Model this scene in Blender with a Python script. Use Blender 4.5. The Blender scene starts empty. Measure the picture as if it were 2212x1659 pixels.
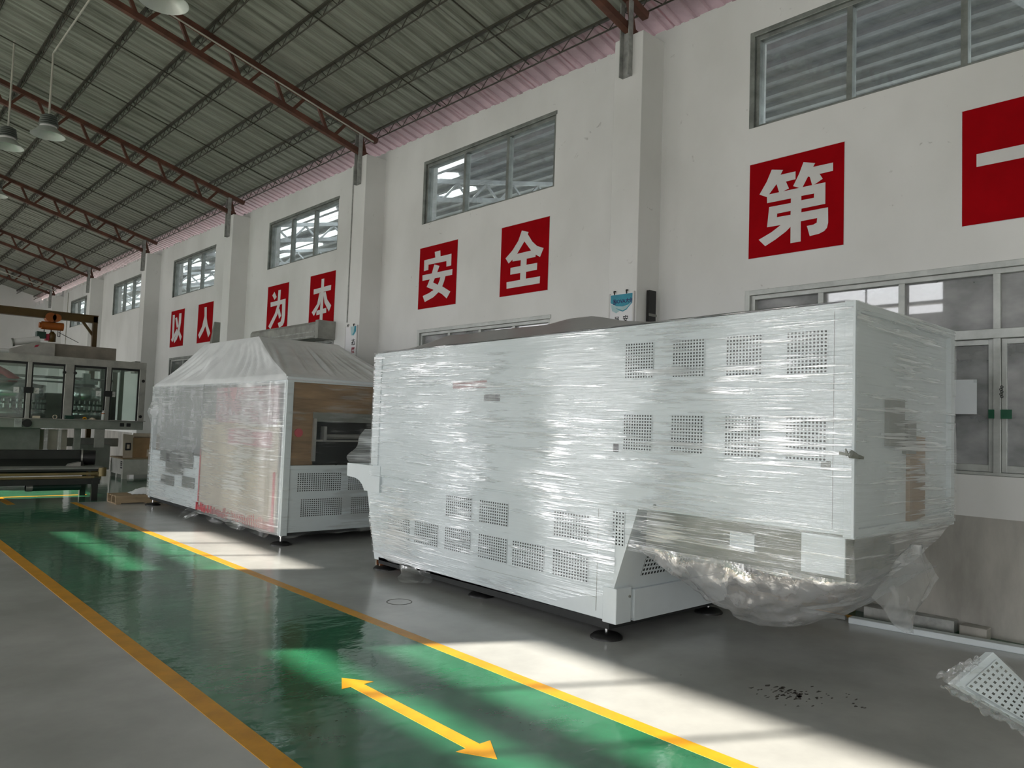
import bpy, math, random
from mathutils import Vector, Matrix, noise
from mathutils.geometry import tessellate_polygon
random.seed(7)
sc = bpy.context.scene
COL = sc.collection

# ------------------------------------------------------------------ camera
M = [[0.73881118, 0.06145854, 0.67110423],
     [-0.67304624, 0.01681495, 0.73940923],
     [0.03415843, -0.99796799, 0.05378751]]
cam_d = bpy.data.cameras.new('camera')
cam_d.sensor_width = 36.0
cam_d.lens = 36.0 * 1649.0 / 2212.0
cam_d.clip_start = 0.05
cam_d.clip_end = 300
cam = bpy.data.objects.new('camera', cam_d)
COL.objects.link(cam)
rm = Matrix(((M[0][0], -M[0][1], -M[0][2]),
             (M[1][0], -M[1][1], -M[1][2]),
             (M[2][0], -M[2][1], -M[2][2])))
cam.matrix_world = Matrix.Translation((0, 0, 1.6)) @ rm.to_4x4()
sc.camera = cam

# ------------------------------------------------------------------ world, sun, exposure
SKY = 7.5
SUN = 17.5
w = bpy.data.worlds.new('hazy_sky')
sc.world = w
w.use_nodes = True
bg = w.node_tree.nodes['Background']
bg.inputs['Color'].default_value = (0.94, 0.945, 0.97, 1)
bg.inputs['Strength'].default_value = SKY
sd = bpy.data.lights.new('sun', 'SUN')
sd.energy = SUN
sd.angle = math.radians(0.55)
sd.color = (1.0, 0.93, 0.82)
sun = bpy.data.objects.new('sun', sd)
COL.objects.link(sun)
sun.location = (-30, 20, 20)
SUND = Vector((1.0, -0.545, -0.517)).normalized()
sun.rotation_euler = SUND.to_track_quat('-Z', 'Y').to_euler()
sc.view_settings.view_transform = 'Standard'
sc.view_settings.look = 'None'
sc.view_settings.gamma = 1.0
sc.view_settings.use_curve_mapping = False
sc.view_settings.exposure = 0.0
sc.cycles.max_bounces = 10
sc.cycles.diffuse_bounces = 6
sc.cycles.transparent_max_bounces = 24
sc.cycles.use_denoising = True
sc.cycles.caustics_reflective = False
sc.cycles.caustics_refractive = False
sc.cycles.sample_clamp_indirect = 6.0


def portal(y0, y1, z0, z1, x=-7.3):
    d = bpy.data.lights.new('window_portal', 'AREA')
    d.shape = 'RECTANGLE'
    d.size = z1 - z0
    d.size_y = y1 - y0
    d.cycles.is_portal = True
    o = bpy.data.objects.new('window_portal', d)
    COL.objects.link(o)
    o.location = (x, (y0 + y1) / 2, (z0 + z1) / 2)
    o.rotation_euler = (0, math.radians(-90), 0)


# ------------------------------------------------------------------ materials
def new_mat(name):
    m = bpy.data.materials.new(name)
    m.use_nodes = True
    nt = m.node_tree
    for n in list(nt.nodes):
        nt.nodes.remove(n)
    out = nt.nodes.new('ShaderNodeOutputMaterial')
    return m, nt, out


def N(nt, t, **kw):
    n = nt.nodes.new(t)
    for k, v in kw.items():
        if hasattr(n, k):
            setattr(n, k, v)
        else:
            n.inputs[k].default_value = v
    return n


def L(nt, a, ao, b, bi):
    nt.links.new(a.outputs[ao], b.inputs[bi])


def coords(nt, scale=(1, 1, 1), rot=(0, 0, 0)):
    tc = N(nt, 'ShaderNodeTexCoord')
    mp = N(nt, 'ShaderNodeMapping')
    mp.inputs['Scale'].default_value = scale
    mp.inputs['Rotation'].default_value = rot
    L(nt, tc, 'Object', mp, 'Vector')
    return mp


def pm(name, col, rough=0.5, metal=0.0, var=0.12, vscale=(3, 3, 3), col2=None, bump=0.0, bscale=(20, 20, 20), spec=0.5, detail=6.0, lo=0.35, hi=0.65):
    """principled with procedural colour variation and relief"""
    m, nt, out = new_mat(name)
    p = N(nt, 'ShaderNodeBsdfPrincipled')
    p.inputs['Roughness'].default_value = rough
    p.inputs['Metallic'].default_value = metal
    p.inputs['Specular IOR Level'].default_value = spec
    mp = coords(nt, vscale)
    nz = N(nt, 'ShaderNodeTexNoise')
    nz.inputs['Scale'].default_value = 1.0
    nz.inputs['Detail'].default_value = detail
    nz.inputs['Roughness'].default_value = 0.6
    L(nt, mp, 'Vector', nz, 'Vector')
    rp = N(nt, 'ShaderNodeValToRGB')
    c2 = col2 if col2 else tuple(c * (1 - 2 * var) for c in col)
    rp.color_ramp.elements[0].position = lo
    rp.color_ramp.elements[0].color = (*c2, 1)
    rp.color_ramp.elements[1].position = hi
    rp.color_ramp.elements[1].color = (*col, 1)
    L(nt, nz, 'Fac', rp, 'Fac')
    L(nt, rp, 'Color', p, 'Base Color')
    if bump > 0:
        mb = coords(nt, bscale)
        nb = N(nt, 'ShaderNodeTexNoise')
        nb.inputs['Scale'].default_value = 1.0
        nb.inputs['Detail'].default_value = 4.0
        L(nt, mb, 'Vector', nb, 'Vector')
        bp = N(nt, 'ShaderNodeBump')
        bp.inputs['Strength'].default_value = bump
        bp.inputs['Distance'].default_value = 0.02
        L(nt, nb, 'Fac', bp, 'Height')
        L(nt, bp, 'Normal', p, 'Normal')
    L(nt, p, 'BSDF', out, 'Surface')
    return m


def schlick(nt, bp, f0=0.045):
    """0.04 + 0.96 (1 - |cos|)^5, the same from both sides of a sheet"""
    lw = N(nt, 'ShaderNodeLayerWeight')
    lw.inputs['Blend'].default_value = 0.5
    if bp is not None: L(nt, bp, 'Normal', lw, 'Normal')
    pw = N(nt, 'ShaderNodeMath', operation='POWER')
    pw.inputs[1].default_value = 5.0
    L(nt, lw, 'Facing', pw, 0)
    ma = N(nt, 'ShaderNodeMath', operation='MULTIPLY_ADD')
    ma.inputs[1].default_value = 0.96
    ma.inputs[2].default_value = f0
    L(nt, pw, 'Value', ma, 0)
    return ma


def film_mat(name, base=0.25, streak=0.6, tint=(0.9, 0.93, 0.95), sc1=(0.8, 0.8, 26), sc2=(2.6, 2.6, 75), bump=0.5, gloss=0.35, rot=(0, 0, 0), lo=0.50, hi=0.66, wr=0.15, cluster=0.5, bdist=0.03):
    """stretch film: clear sheet whose stretched pleats turn milky and shiny"""
    m, nt, out = new_mat(name)
    mp1 = coords(nt, sc1, rot)
    n1 = N(nt, 'ShaderNodeTexNoise')
    n1.inputs['Scale'].default_value = 1.0
    n1.inputs['Detail'].default_value = 5.0
    n1.inputs['Distortion'].default_value = 0.35
    L(nt, mp1, 'Vector', n1, 'Vector')
    mp2 = coords(nt, sc2, rot)
    n2 = N(nt, 'ShaderNodeTexNoise')
    n2.inputs['Scale'].default_value = 1.0
    n2.inputs['Detail'].default_value = 3.0
    n2.inputs['Distortion'].default_value = 0.25
    L(nt, mp2, 'Vector', n2, 'Vector')
    mp3 = coords(nt, (1.3, 1.3, 1.1))
    n3 = N(nt, 'ShaderNodeTexNoise')
    n3.inputs['Scale'].default_value = 1.0
    n3.inputs['Detail'].default_value = 2.0
    L(nt, mp3, 'Vector', n3, 'Vector')
    add = N(nt, 'ShaderNodeMath', operation='ADD')
    L(nt, n1, 'Fac', add, 0)
    L(nt, n2, 'Fac', add, 1)
    half = N(nt, 'ShaderNodeMath', operation='MULTIPLY')
    half.inputs[1].default_value = 0.5
    L(nt, add, 'Value', half, 0)
    sub = N(nt, 'ShaderNodeMath', operation='MULTIPLY_ADD')
    sub.inputs[1].default_value = cluster
    L(nt, n3, 'Fac', sub, 0)
    L(nt, half, 'Value', sub, 2)
    mr = N(nt, 'ShaderNodeMapRange')
    mr.interpolation_type = 'SMOOTHSTEP'
    mr.inputs['From Min'].default_value = lo + cluster * 0.5
    mr.inputs['From Max'].default_value = hi + cluster * 0.5
    mr.inputs['To Min'].default_value = base
    mr.inputs['To Max'].default_value = min(0.98, base + streak)  # milky pleats, whitened further to paint in part of their highlights
    L(nt, sub, 'Value', mr, 'Value')
    bp = N(nt, 'ShaderNodeBump')
    bp.inputs['Strength'].default_value = bump
    bp.inputs['Distance'].default_value = bdist
    L(nt, half, 'Value', bp, 'Height')
    tr = N(nt, 'ShaderNodeBsdfTransparent')
    tr.inputs['Color'].default_value = (0.97, 0.98, 0.98, 1)
    df = N(nt, 'ShaderNodeBsdfDiffuse')
    df.inputs['Color'].default_value = (*tint, 1)
    L(nt, bp, 'Normal', df, 'Normal')
    tl = N(nt, 'ShaderNodeBsdfTranslucent')
    tl.inputs['Color'].default_value = (*tint, 1)
    md = N(nt, 'ShaderNodeMixShader')
    md.inputs['Fac'].default_value = 0.3
    L(nt, df, 'BSDF', md, 1)
    L(nt, tl, 'BSDF', md, 2)
    mx = N(nt, 'ShaderNodeMixShader')
    L(nt, mr, 'Result', mx, 'Fac')
    L(nt, tr, 'BSDF', mx, 1)
    L(nt, md, 'Shader', mx, 2)
    gl = N(nt, 'ShaderNodeBsdfGlossy')
    gl.inputs['Roughness'].default_value = wr
    gl.inputs['Color'].default_value = (1, 1, 1, 1)
    L(nt, bp, 'Normal', gl, 'Normal')
    fr = schlick(nt, bp)
    fm = N(nt, 'ShaderNodeMath', operation='MULTIPLY_ADD')
    fm.inputs[1].default_value = 0.6
    fm.use_clamp = True
    L(nt, fr, 'Value', fm, 0)
    gm = N(nt, 'ShaderNodeMapRange')
    gm.inputs['From Min'].default_value = base
    gm.inputs['From Max'].default_value = min(0.98, base + streak)
    gm.inputs['To Min'].default_value = gloss * 0.06
    gm.inputs['To Max'].default_value = gloss * 0.5
    L(nt, mr, 'Result', gm, 'Value')
    L(nt, gm, 'Result', fm, 2)
    mg = N(nt, 'ShaderNodeMixShader')
    L(nt, fm, 'Value', mg, 'Fac')
    L(nt, mx, 'Shader', mg, 1)
    L(nt, gl, 'BSDF', mg, 2)
    L(nt, mg, 'Shader', out, 'Surface')
    return m


def glass_mat(name, dirt=0.18, col=(0.5, 0.52, 0.5), tcol=(0.8, 0.85, 0.85)):
    m, nt, out = new_mat(name)
    tr = N(nt, 'ShaderNodeBsdfTransparent')
    tr.inputs['Color'].default_value = (*tcol, 1)
    df = N(nt, 'ShaderNodeBsdfDiffuse')
    df.inputs['Color'].default_value = (*col, 1)
    mp = coords(nt, (1.5, 1.5, 2.5))
    nz = N(nt, 'ShaderNodeTexNoise')
    nz.inputs['Scale'].default_value = 1.0
    nz.inputs['Detail'].default_value = 5.0
    L(nt, mp, 'Vector', nz, 'Vector')
    mr = N(nt, 'ShaderNodeMapRange')
    mr.inputs['From Min'].default_value = 0.35
    mr.inputs['From Max'].default_value = 0.75
    mr.inputs['To Min'].default_value = dirt * 0.4
    mr.inputs['To Max'].default_value = dirt * 2
    L(nt, nz, 'Fac', mr, 'Value')
    mx = N(nt, 'ShaderNodeMixShader')
    L(nt, mr, 'Result', mx, 'Fac')
    L(nt, tr, 'BSDF', mx, 1)
    L(nt, df, 'BSDF', mx, 2)
    gl = N(nt, 'ShaderNodeBsdfGlossy')
    gl.inputs['Roughness'].default_value = 0.02
    fr = schlick(nt, None, 0.085)
    mg = N(nt, 'ShaderNodeMixShader')
    L(nt, fr, 'Value', mg, 'Fac')
    L(nt, mx, 'Shader', mg, 1)
    L(nt, gl, 'BSDF', mg, 2)
    L(nt, mg, 'Shader', out, 'Surface')
    return m


def wall_mat():
    m, nt, out = new_mat('white_wall_paint')
    p = N(nt, 'ShaderNodeBsdfPrincipled')
    p.inputs['Roughness'].default_value = 0.85
    mp = coords(nt, (0.7, 0.7, 0.5))
    nz = N(nt, 'ShaderNodeTexNoise')
    nz.inputs['Scale'].default_value = 1.0
    nz.inputs['Detail'].default_value = 6.0
    L(nt, mp, 'Vector', nz, 'Vector')
    rp = N(nt, 'ShaderNodeValToRGB')
    rp.color_ramp.elements[0].position = 0.25
    rp.color_ramp.elements[0].color = (0.66, 0.66, 0.64, 1)
    rp.color_ramp.elements[1].position = 0.6
    rp.color_ramp.elements[1].color = (0.80, 0.80, 0.79, 1)
    L(nt, nz, 'Fac', rp, 'Fac')
    # scattered scuffs
    mp2 = coords(nt, (9, 6, 6))
    n2 = N(nt, 'ShaderNodeTexNoise')
    n2.inputs['Scale'].default_value = 1.0
    n2.inputs['Detail'].default_value = 3.0
    n2.inputs['Distortion'].default_value = 1.5
    L(nt, mp2, 'Vector', n2, 'Vector')
    mr = N(nt, 'ShaderNodeMapRange')
    mr.inputs['From Min'].default_value = 0.71
    mr.inputs['From Max'].default_value = 0.79
    mr.inputs['To Max'].default_value = 0.5
    L(nt, n2, 'Fac', mr, 'Value')
    mix = N(nt, 'ShaderNodeMixRGB')
    mix.inputs['Color2'].default_value = (0.3, 0.29, 0.27, 1)
    L(nt, mr, 'Result', mix, 'Fac')
    L(nt, rp, 'Color', mix, 'Color1')
    L(nt, mix, 'Color', p, 'Base Color')
    mb = coords(nt, (14, 14, 14))
    nb = N(nt, 'ShaderNodeTexNoise')
    nb.inputs['Scale'].default_value = 1.0
    L(nt, mb, 'Vector', nb, 'Vector')
    bp = N(nt, 'ShaderNodeBump')
    bp.inputs['Strength'].default_value = 0.08
    bp.inputs['Distance'].default_value = 0.02
    L(nt, nb, 'Fac', bp, 'Height')
    L(nt, bp, 'Normal', p, 'Normal')
    L(nt, p, 'BSDF', out, 'Surface')
    return m


MAT = {}
MAT['wall'] = wall_mat()
MAT['concrete'] = pm('bare_concrete', (0.52, 0.50, 0.455), 0.9, var=0.2, vscale=(1.2, 2.2, .7), bump=0.15)
MAT['floor'] = pm('grey_epoxy_floor', (0.50, 0.505, 0.485), 0.2, var=0.13, vscale=(0.9, 0.9, 0.9), bump=0.05, bscale=(3, 3, 3), spec=0.5)
MAT['green'] = pm('green_floor_paint', (0.018, 0.175, 0.075), 0.09, col2=(0.012, 0.11, 0.05), vscale=(1.6, 1.6, 1.6), bump=0.22, bscale=(4, 6, 5), spec=0.5)
MAT['yellow'] = pm('yellow_floor_paint', (0.74, 0.35, 0.015), 0.35, var=0.1, vscale=(6, 6, 6), spec=0.35)
def add_sheen(m, wgt, rgh=0.5):
    p = next(n for n in m.node_tree.nodes if n.type == 'BSDF_PRINCIPLED')
    p.inputs['Sheen Weight'].default_value = wgt
    p.inputs['Sheen Roughness'].default_value = rgh


add_sheen(MAT['green'], 0.014)
MAT['stain'] = pm('dark_floor_stain', (0.10, 0.09, 0.08), 0.6, var=0.3, vscale=(30, 30, 30))
MAT['roof'] = pm('grey_roof_sheet', (0.33, 0.35, 0.30), 0.5, col2=(0.11, 0.12, 0.092), vscale=(0.55, 9, 0.55), lo=0.32, hi=0.6)
MAT['pink'] = pm('pink_bounce_eave_sheet', (0.46, 0.33, 0.345), 0.5, var=0.12)  # pink bounce light from outside, painted into the sheet colour
MAT['truss'] = pm('red_oxide_steel', (0.15, 0.058, 0.036), 0.55, var=0.25, vscale=(5, 5, 5))
MAT['purlin'] = pm('olive_grey_steel', (0.055, 0.052, 0.036), 0.6, var=0.2)
MAT['galv'] = pm('galvanised_steel', (0.46, 0.47, 0.45), 0.5, metal=0.3, var=0.2, vscale=(8, 8, 8))
MAT['conduit'] = pm('pale_conduit', (0.55, 0.54, 0.48), 0.5)
MAT['alu'] = pm('window_aluminium', (0.30, 0.32, 0.30), 0.45, metal=0.4, var=0.2, vscale=(6, 6, 6))
MAT['alu2'] = pm('pale_window_aluminium', (0.52, 0.54, 0.52), 0.4, metal=0.3, var=0.12, vscale=(6, 6, 6))
MAT['glass'] = glass_mat('dusty_window_glass', 0.16, (0.42, 0.43, 0.41))
MAT['glass_low'] = glass_mat('dusty_brightened_lower_glass', 0.58, (0.50, 0.50, 0.51))  # dust coat thickened to stand in for light in the room behind
MAT['glass_clear'] = glass_mat('machine_door_glass', 0.04, (0.5, 0.55, 0.5), (0.8, 0.88, 0.84))
MAT['red'] = pm('red_sign_paint', (0.37, 0.002, 0.006), 0.65, var=0.08, spec=0.04)
MAT['white'] = pm('white_sign_paint', (0.72, 0.71, 0.70), 0.6, var=0.04)
MAT['powder'] = pm('white_powder_coat', (0.71, 0.765, 0.785), 0.4, var=0.03)
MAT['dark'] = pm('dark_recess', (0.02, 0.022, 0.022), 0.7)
MAT['rubber'] = pm('black_rubber', (0.012, 0.012, 0.012), 0.45)
MAT['chrome'] = pm('bright_steel', (0.7, 0.7, 0.7), 0.25, metal=1.0, var=0.05)
MAT['steel'] = pm('stainless_steel', (0.46, 0.45, 0.42), 0.38, metal=0.6, var=0.12, vscale=(4, 4, 4))
MAT['steel_dull'] = pm('dull_grey_steel', (0.27, 0.28, 0.25), 0.5, metal=0.2, var=0.12, vscale=(4, 4, 4))
MAT['seat'] = pm('brown_hood_steel', (0.26, 0.23, 0.19), 0.5, metal=0.2, var=0.15, vscale=(3, 3, 3))
MAT['tarp'] = pm('milky_plastic_sheet', (0.86, 0.88, 0.89), 0.35, var=0.06, bump=0.25, bscale=(9, 2.2, 2.2))
MAT['tarp_dark'] = pm('grey_plastic_sheet', (0.33, 0.33, 0.33), 0.35, var=0.06, bump=0.25, bscale=(4, 4, 4))
MAT['card'] = pm('brown_cardboard', (0.40, 0.25, 0.13), 0.8, var=0.15)
MAT['card_pale'] = pm('pale_cardboard', (0.62, 0.53, 0.42), 0.8, var=0.1)
MAT['pinkboard'] = pm('pink_printed_board', (0.68, 0.42, 0.45), 0.6, var=0.15, vscale=(2, 2, 2))
MAT['beige'] = pm('beige_board', (0.62, 0.55, 0.46), 0.7, var=0.12)
MAT['redboard'] = pm('red_printed_edge', (0.62, 0.10, 0.12), 0.6)
MAT['wood'] = pm('pallet_wood', (0.42, 0.31, 0.19), 0.8, var=0.2, vscale=(2, 12, 12))
MAT['brownply'] = pm('brown_plywood', (0.40, 0.25, 0.13), 0.6, var=0.25, vscale=(1.5, 1.5, 9))
MAT['crate'] = pm('painted_plywood_crate', (0.60, 0.59, 0.54), 0.7, var=0.12)
MAT['gantry'] = pm('ochre_crane_paint', (0.10, 0.056, 0.007), 0.45, var=0.2, vscale=(2, 2, 2))
MAT['hoist'] = pm('orange_hoist_paint', (0.38, 0.10, 0.012), 0.45)
MAT['conveyor'] = pm('dark_conveyor_steel', (0.03, 0.034, 0.03), 0.4, metal=0.3)
MAT['brass'] = pm('olive_rail', (0.22, 0.17, 0.07), 0.4, metal=0.3)
MAT['pvc'] = pm('brown_pvc', (0.28, 0.10, 0.04), 0.4)
MAT['shutter'] = pm('grey_shutter_housing', (0.36, 0.36, 0.33), 0.6, var=0.2)
MAT['teal'] = pm('teal_print', (0.02, 0.30, 0.42), 0.5, var=0.2, vscale=(3, 3, 3))
MAT['tealpale'] = pm('pale_teal_print', (0.42, 0.62, 0.64), 0.5)
MAT['navy'] = pm('navy_print', (0.01, 0.015, 0.12), 0.5)
MAT['ink'] = pm('black_print', (0.012, 0.012, 0.014), 0.5)
MAT['inkred'] = pm('dark_red_print', (0.35, 0.02, 0.05), 0.5)
MAT['inkpale'] = pm('pale_print', (0.66, 0.60, 0.62), 0.5)
MAT['banner'] = pm('white_banner_vinyl', (0.80, 0.80, 0.82), 0.4, var=0.02)
MAT['paper'] = pm('white_paper', (0.78, 0.82, 0.86), 0.7, var=0.03)
MAT['stickgreen'] = pm('green_sticker', (0.01, 0.10, 0.05), 0.4)
MAT['lampshade'] = pm('lamp_aluminium', (0.62, 0.66, 0.62), 0.4, metal=0.4, var=0.05)
MAT['sink'] = pm('dark_cast_fins', (0.10, 0.115, 0.10), 0.5)
MAT['silver'] = pm('polished_drum', (0.72, 0.72, 0.74), 0.22, metal=0.8, var=0.05)
MAT['nozzle'] = pm('valve_steel', (0.66, 0.68, 0.66), 0.3, metal=0.5)
MAT['valve'] = pm('dark_green_valve', (0.015, 0.05, 0.035), 0.4)
MAT['neighbour'] = pm('neighbour_grey', (0.32, 0.335, 0.345), 0.8, var=0.2, vscale=(0.4, 4, 0.4))
MAT['dimming_grey'] = pm('dimming_room_grey_paint', (0.50, 0.50, 0.51), 0.8)
MAT['nsteel'] = pm('neighbour_steel', (0.40, 0.42, 0.43), 0.6)
MAT['ground'] = pm('yard_concrete', (0.40, 0.39, 0.36), 0.9)
MAT['film'] = film_mat('stretch_film', 0.06, 0.75, tint=(0.88, 0.92, 0.95), bump=1.0, gloss=0.6, bdist=0.011, wr=0.09)
MAT['film2'] = film_mat('stretch_film_grey', 0.30, 0.55, tint=(0.86, 0.88, 0.88), bump=1.0, gloss=0.32, bdist=0.009, wr=0.12)
MAT['film_end'] = film_mat('diagonal_stretch_film', 0.22, 0.6, bdist=0.022, tint=(0.75, 0.78, 0.76), sc1=(1.0, 1.0, 24), sc2=(1.8, 1.8, 60), rot=(0, math.radians(17), 0), bump=0.8, gloss=0.5)
MAT['drape'] = film_mat('clear_plastic_sheet', 0.24, 0.45, tint=(0.92, 0.92, 0.95), sc1=(4, 4, 4), sc2=(9, 9, 9), bump=0.9, gloss=0.9, wr=0.12)
MAT['bag'] = film_mat('milky_plastic_bag', 0.30, 0.2, tint=(0.74, 0.76, 0.78), sc1=(3, 3, 3), sc2=(6, 6, 6), bump=0.5, gloss=0.3, wr=0.2)
MAT['fadedred'] = pm('faded_red_print', (0.62, 0.40, 0.40), 0.5, var=0.2, vscale=(9, 9, 30))
MAT['fadedink'] = pm('faded_black_print', (0.35, 0.35, 0.36), 0.5, var=0.2, vscale=(9, 30, 9))
MAT['film_clear'] = film_mat('thin_clear_film', 0.03, 0.22, tint=(0.8, 0.82, 0.8), sc1=(1.2, 1.2, 9), sc2=(3, 3, 30), bump=0.5, gloss=0.3)

# ------------------------------------------------------------------ mesh helpers
WL = {None: Vector((0, 0, 0))}


def tag(o, label=None, cat=None, group=None, kind=None):
    if label: o['label'] = label
    if cat: o['category'] = cat
    if group: o['group'] = group
    if kind: o['kind'] = kind
    return o


def empty(name, loc, label=None, cat=None, group=None, kind=None, parent=None):
    o = bpy.data.objects.new(name, None)
    o.empty_display_size = 0.1
    COL.objects.link(o)
    if parent is not None:
        o.parent = parent
        o.location = Vector(loc) - WL[parent]
    else:
        o.location = loc
    WL[o] = Vector(loc)
    return tag(o, label, cat, group, kind)


class MB:
    def __init__(s):
        s.v, s.f, s.s = [], [], []
        s.nb = 0

    def add(s, vs, fs, smooth=False):
        b = len(s.v)
        s.v += [Vector(p) for p in vs]
        for f in fs:
            s.f.append(tuple(i + b for i in f))
            s.s.append(smooth)
        return s

    def box(s, x0, x1, y0, y1, z0, z1):
        e = .0007 * s.nb        # successive boxes of a frame shrink a hair so that no two faces coincide
        s.nb += 1
        x0, x1, y0, y1, z0, z1 = x0 + e, x1 - e, y0 + e, y1 - e, z0 + e, z1 - e
        vs = [(x0, y0, z0), (x1, y0, z0), (x1, y1, z0), (x0, y1, z0), (x0, y0, z1), (x1, y0, z1), (x1, y1, z1), (x0, y1, z1)]
        return s.hexa(vs)

    def hexa(s, vs):
        return s.add(vs, [(0, 3, 2, 1), (4, 5, 6, 7), (0, 1, 5, 4), (1, 2, 6, 5), (2, 3, 7, 6), (3, 0, 4, 7)])

    def bar(s, p, q, w, h=None, up=(0, 0, 1)):
        h = h or w
        p, q = Vector(p), Vector(q)
        d = (q - p).normalized()
        u = Vector(up)
        if abs(d.dot(u)) > 0.98: u = Vector((1, 0, 0))
        a = d.cross(u).normalized() * w / 2
        b = a.cross(d).normalized() * h / 2
        vs = [p - a - b, p + a - b, p + a + b, p - a + b, q - a - b, q + a - b, q + a + b, q - a + b]
        return s.add(vs, [(0, 1, 2, 3), (4, 7, 6, 5), (0, 4, 5, 1), (1, 5, 6, 2), (2, 6, 7, 3), (3, 7, 4, 0)])

    def cyl(s, p, q, r, n=12, r2=None, caps=True):
        p, q = Vector(p), Vector(q)
        r2 = r if r2 is None else r2
        d = (q - p).normalized()
        u = Vector((0, 0, 1)) if abs(d.z) < 0.9 else Vector((1, 0, 0))
        a = d.cross(u).normalized()
        b = d.cross(a)
        A = [p + (a * math.cos(t) + b * math.sin(t)) * r for t in [2 * math.pi * i / n for i in range(n)]]
        B = [q + (a * math.cos(t) + b * math.sin(t)) * r2 for t in [2 * math.pi * i / n for i in range(n)]]
        s.add(A + B, [(i, n + i, n + (i + 1) % n, (i + 1) % n) for i in range(n)], True)
        if caps:
            s.add(A, [tuple(range(n))])
            s.add(B, [tuple(reversed(range(n)))])
        return s

    def ring(s, p, q, r, ri, n=16):
        """open tube with wall thickness"""
        s.cyl(p, q, r, n, caps=False)
        s.cyl(q, p, ri, n, caps=False)
        p, q = Vector(p), Vector(q)
        d = (q - p).normalized()
        u = Vector((0, 0, 1)) if abs(d.z) < 0.9 else Vector((1, 0, 0))
        a = d.cross(u).normalized()
        b = d.cross(a)
        for c in (p, q):
            o = [c + (a * math.cos(t) + b * math.sin(t)) * r for t in [2 * math.pi * i / n for i in range(n)]]
            k = [c + (a * math.cos(t) + b * math.sin(t)) * ri for t in [2 * math.pi * i / n for i in range(n)]]
            s.add(o + k, [(i, (i + 1) % n, n + (i + 1) % n, n + i) for i in range(n)])
        return s

    def lathe(s, prof, c, n=24, axis=None):
        c = Vector(c)
        vs = []
        for r, z in prof:
            for i in range(n):
                t = 2 * math.pi * i / n
                vs.append(c + Vector((r * math.cos(t), r * math.sin(t), z)))
        fs = []
        for k in range(len(prof) - 1):
            for i in range(n):
                j = (i + 1) % n
                fs.append((k * n + i, k * n + j, (k + 1) * n + j, (k + 1) * n + i))
        return s.add(vs, fs, True)

    def prism(s, poly, axis, a, b):
        """poly: 2D list; axis 'x': (y,z), 'y': (x,z), 'z': (x,y)"""
        def P(p, t):
            return {'x': (t, p[0], p[1]), 'y': (p[0], t, p[1]), 'z': (p[0], p[1], t)}[axis]
        n = len(poly)
        A = [P(p, a) for p in poly]
        B = [P(p, b) for p in poly]
        s.add(A + B, [(i, (i + 1) % n, n + (i + 1) % n, n + i) for i in range(n)])
        tris = tessellate_polygon([[Vector((p[0], p[1], 0)) for p in poly]])
        s.add(A, [tuple(reversed(t)) for t in tris])
        s.add(B, [tuple(t) for t in tris])
        return s

    def grid(s, fn, nu, nv, smooth=True):
        vs = [fn(i / nu, j / nv) for j in range(nv + 1) for i in range(nu + 1)]
        fs = [(j * (nu + 1) + i, j * (nu + 1) + i + 1, (j + 1) * (nu + 1) + i + 1, (j + 1) * (nu + 1) + i) for j in range(nv) for i in range(nu)]
        return s.add(vs, fs, smooth)

    def build(s, name, mat, parent=None, label=None, kind=None, bevel=0.0, cat=None, group=None, origin=None, recalc=True):
        me = bpy.data.meshes.new(name)
        off = WL[parent] if origin is None else Vector(origin)
        me.from_pydata([v - off for v in s.v], [], s.f)
        me.polygons.foreach_set('use_smooth', s.s)
        me.materials.append(MAT[mat] if isinstance(mat, str) else mat)
        me.update()
        o = bpy.data.objects.new(name, me)
        COL.objects.link(o)
        if parent is not None:
            o.parent = parent
            if origin is not None:
                o.location = Vector(origin) - WL[parent]
        elif origin is not None:
            o.location = origin
        WL[o] = Vector(off)
        if bevel > 0:
            b = o.modifiers.new('bevel', 'BEVEL')
            b.width = bevel
            b.segments = 2
            b.limit_method = 'ANGLE'
        return tag(o, label, cat, group, kind)


def link_copy(o, parent, loc=None):
    c = o.copy()
    COL.objects.link(c)
    c.parent = parent
    if loc is not None: c.location = loc
    return c


def copy_tree(o, loc=None, parent=None, label=None):
    c = o.copy()
    COL.objects.link(c)
    c.parent = parent
    if loc is not None: c.location = loc
    if label: c['label'] = label
    for ch in o.children:
        copy_tree(ch, None, c)
    return c


def text_mesh(body, size, name, mat, parent, loc, right, up, extrude=0.0008, bold=0.0, align='CENTER', mirror=False, sx=1.0):
    cu = bpy.data.curves.new('t', 'FONT')
    cu.body = body
    cu.size = size
    cu.align_x = align
    cu.align_y = 'CENTER'
    cu.offset = bold
    cu.extrude = extrude
    cu.resolution_u = 2
    o = bpy.data.objects.new('t', cu)
    COL.objects.link(o)
    dg = bpy.context.evaluated_depsgraph_get()
    me = bpy.data.meshes.new_from_object(o.evaluated_get(dg))
    bpy.data.objects.remove(o)
    r, u = Vector(right).normalized() * sx, Vector(up).normalized()
    n = Vector(right).cross(u).normalized()
    loc = Vector(loc)
    for v in me.vertices:
        c = v.co.copy()
        v.co = loc + r * (c.x * (-1 if mirror else 1)) + u * c.y + n * c.z - WL[parent]
    me.materials.clear()
    me.materials.append(MAT[mat])
    me.name = name
    ob = bpy.data.objects.new(name, me)
    COL.objects.link(ob)
    ob.parent = parent
    WL[ob] = WL[parent]
    return ob


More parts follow.
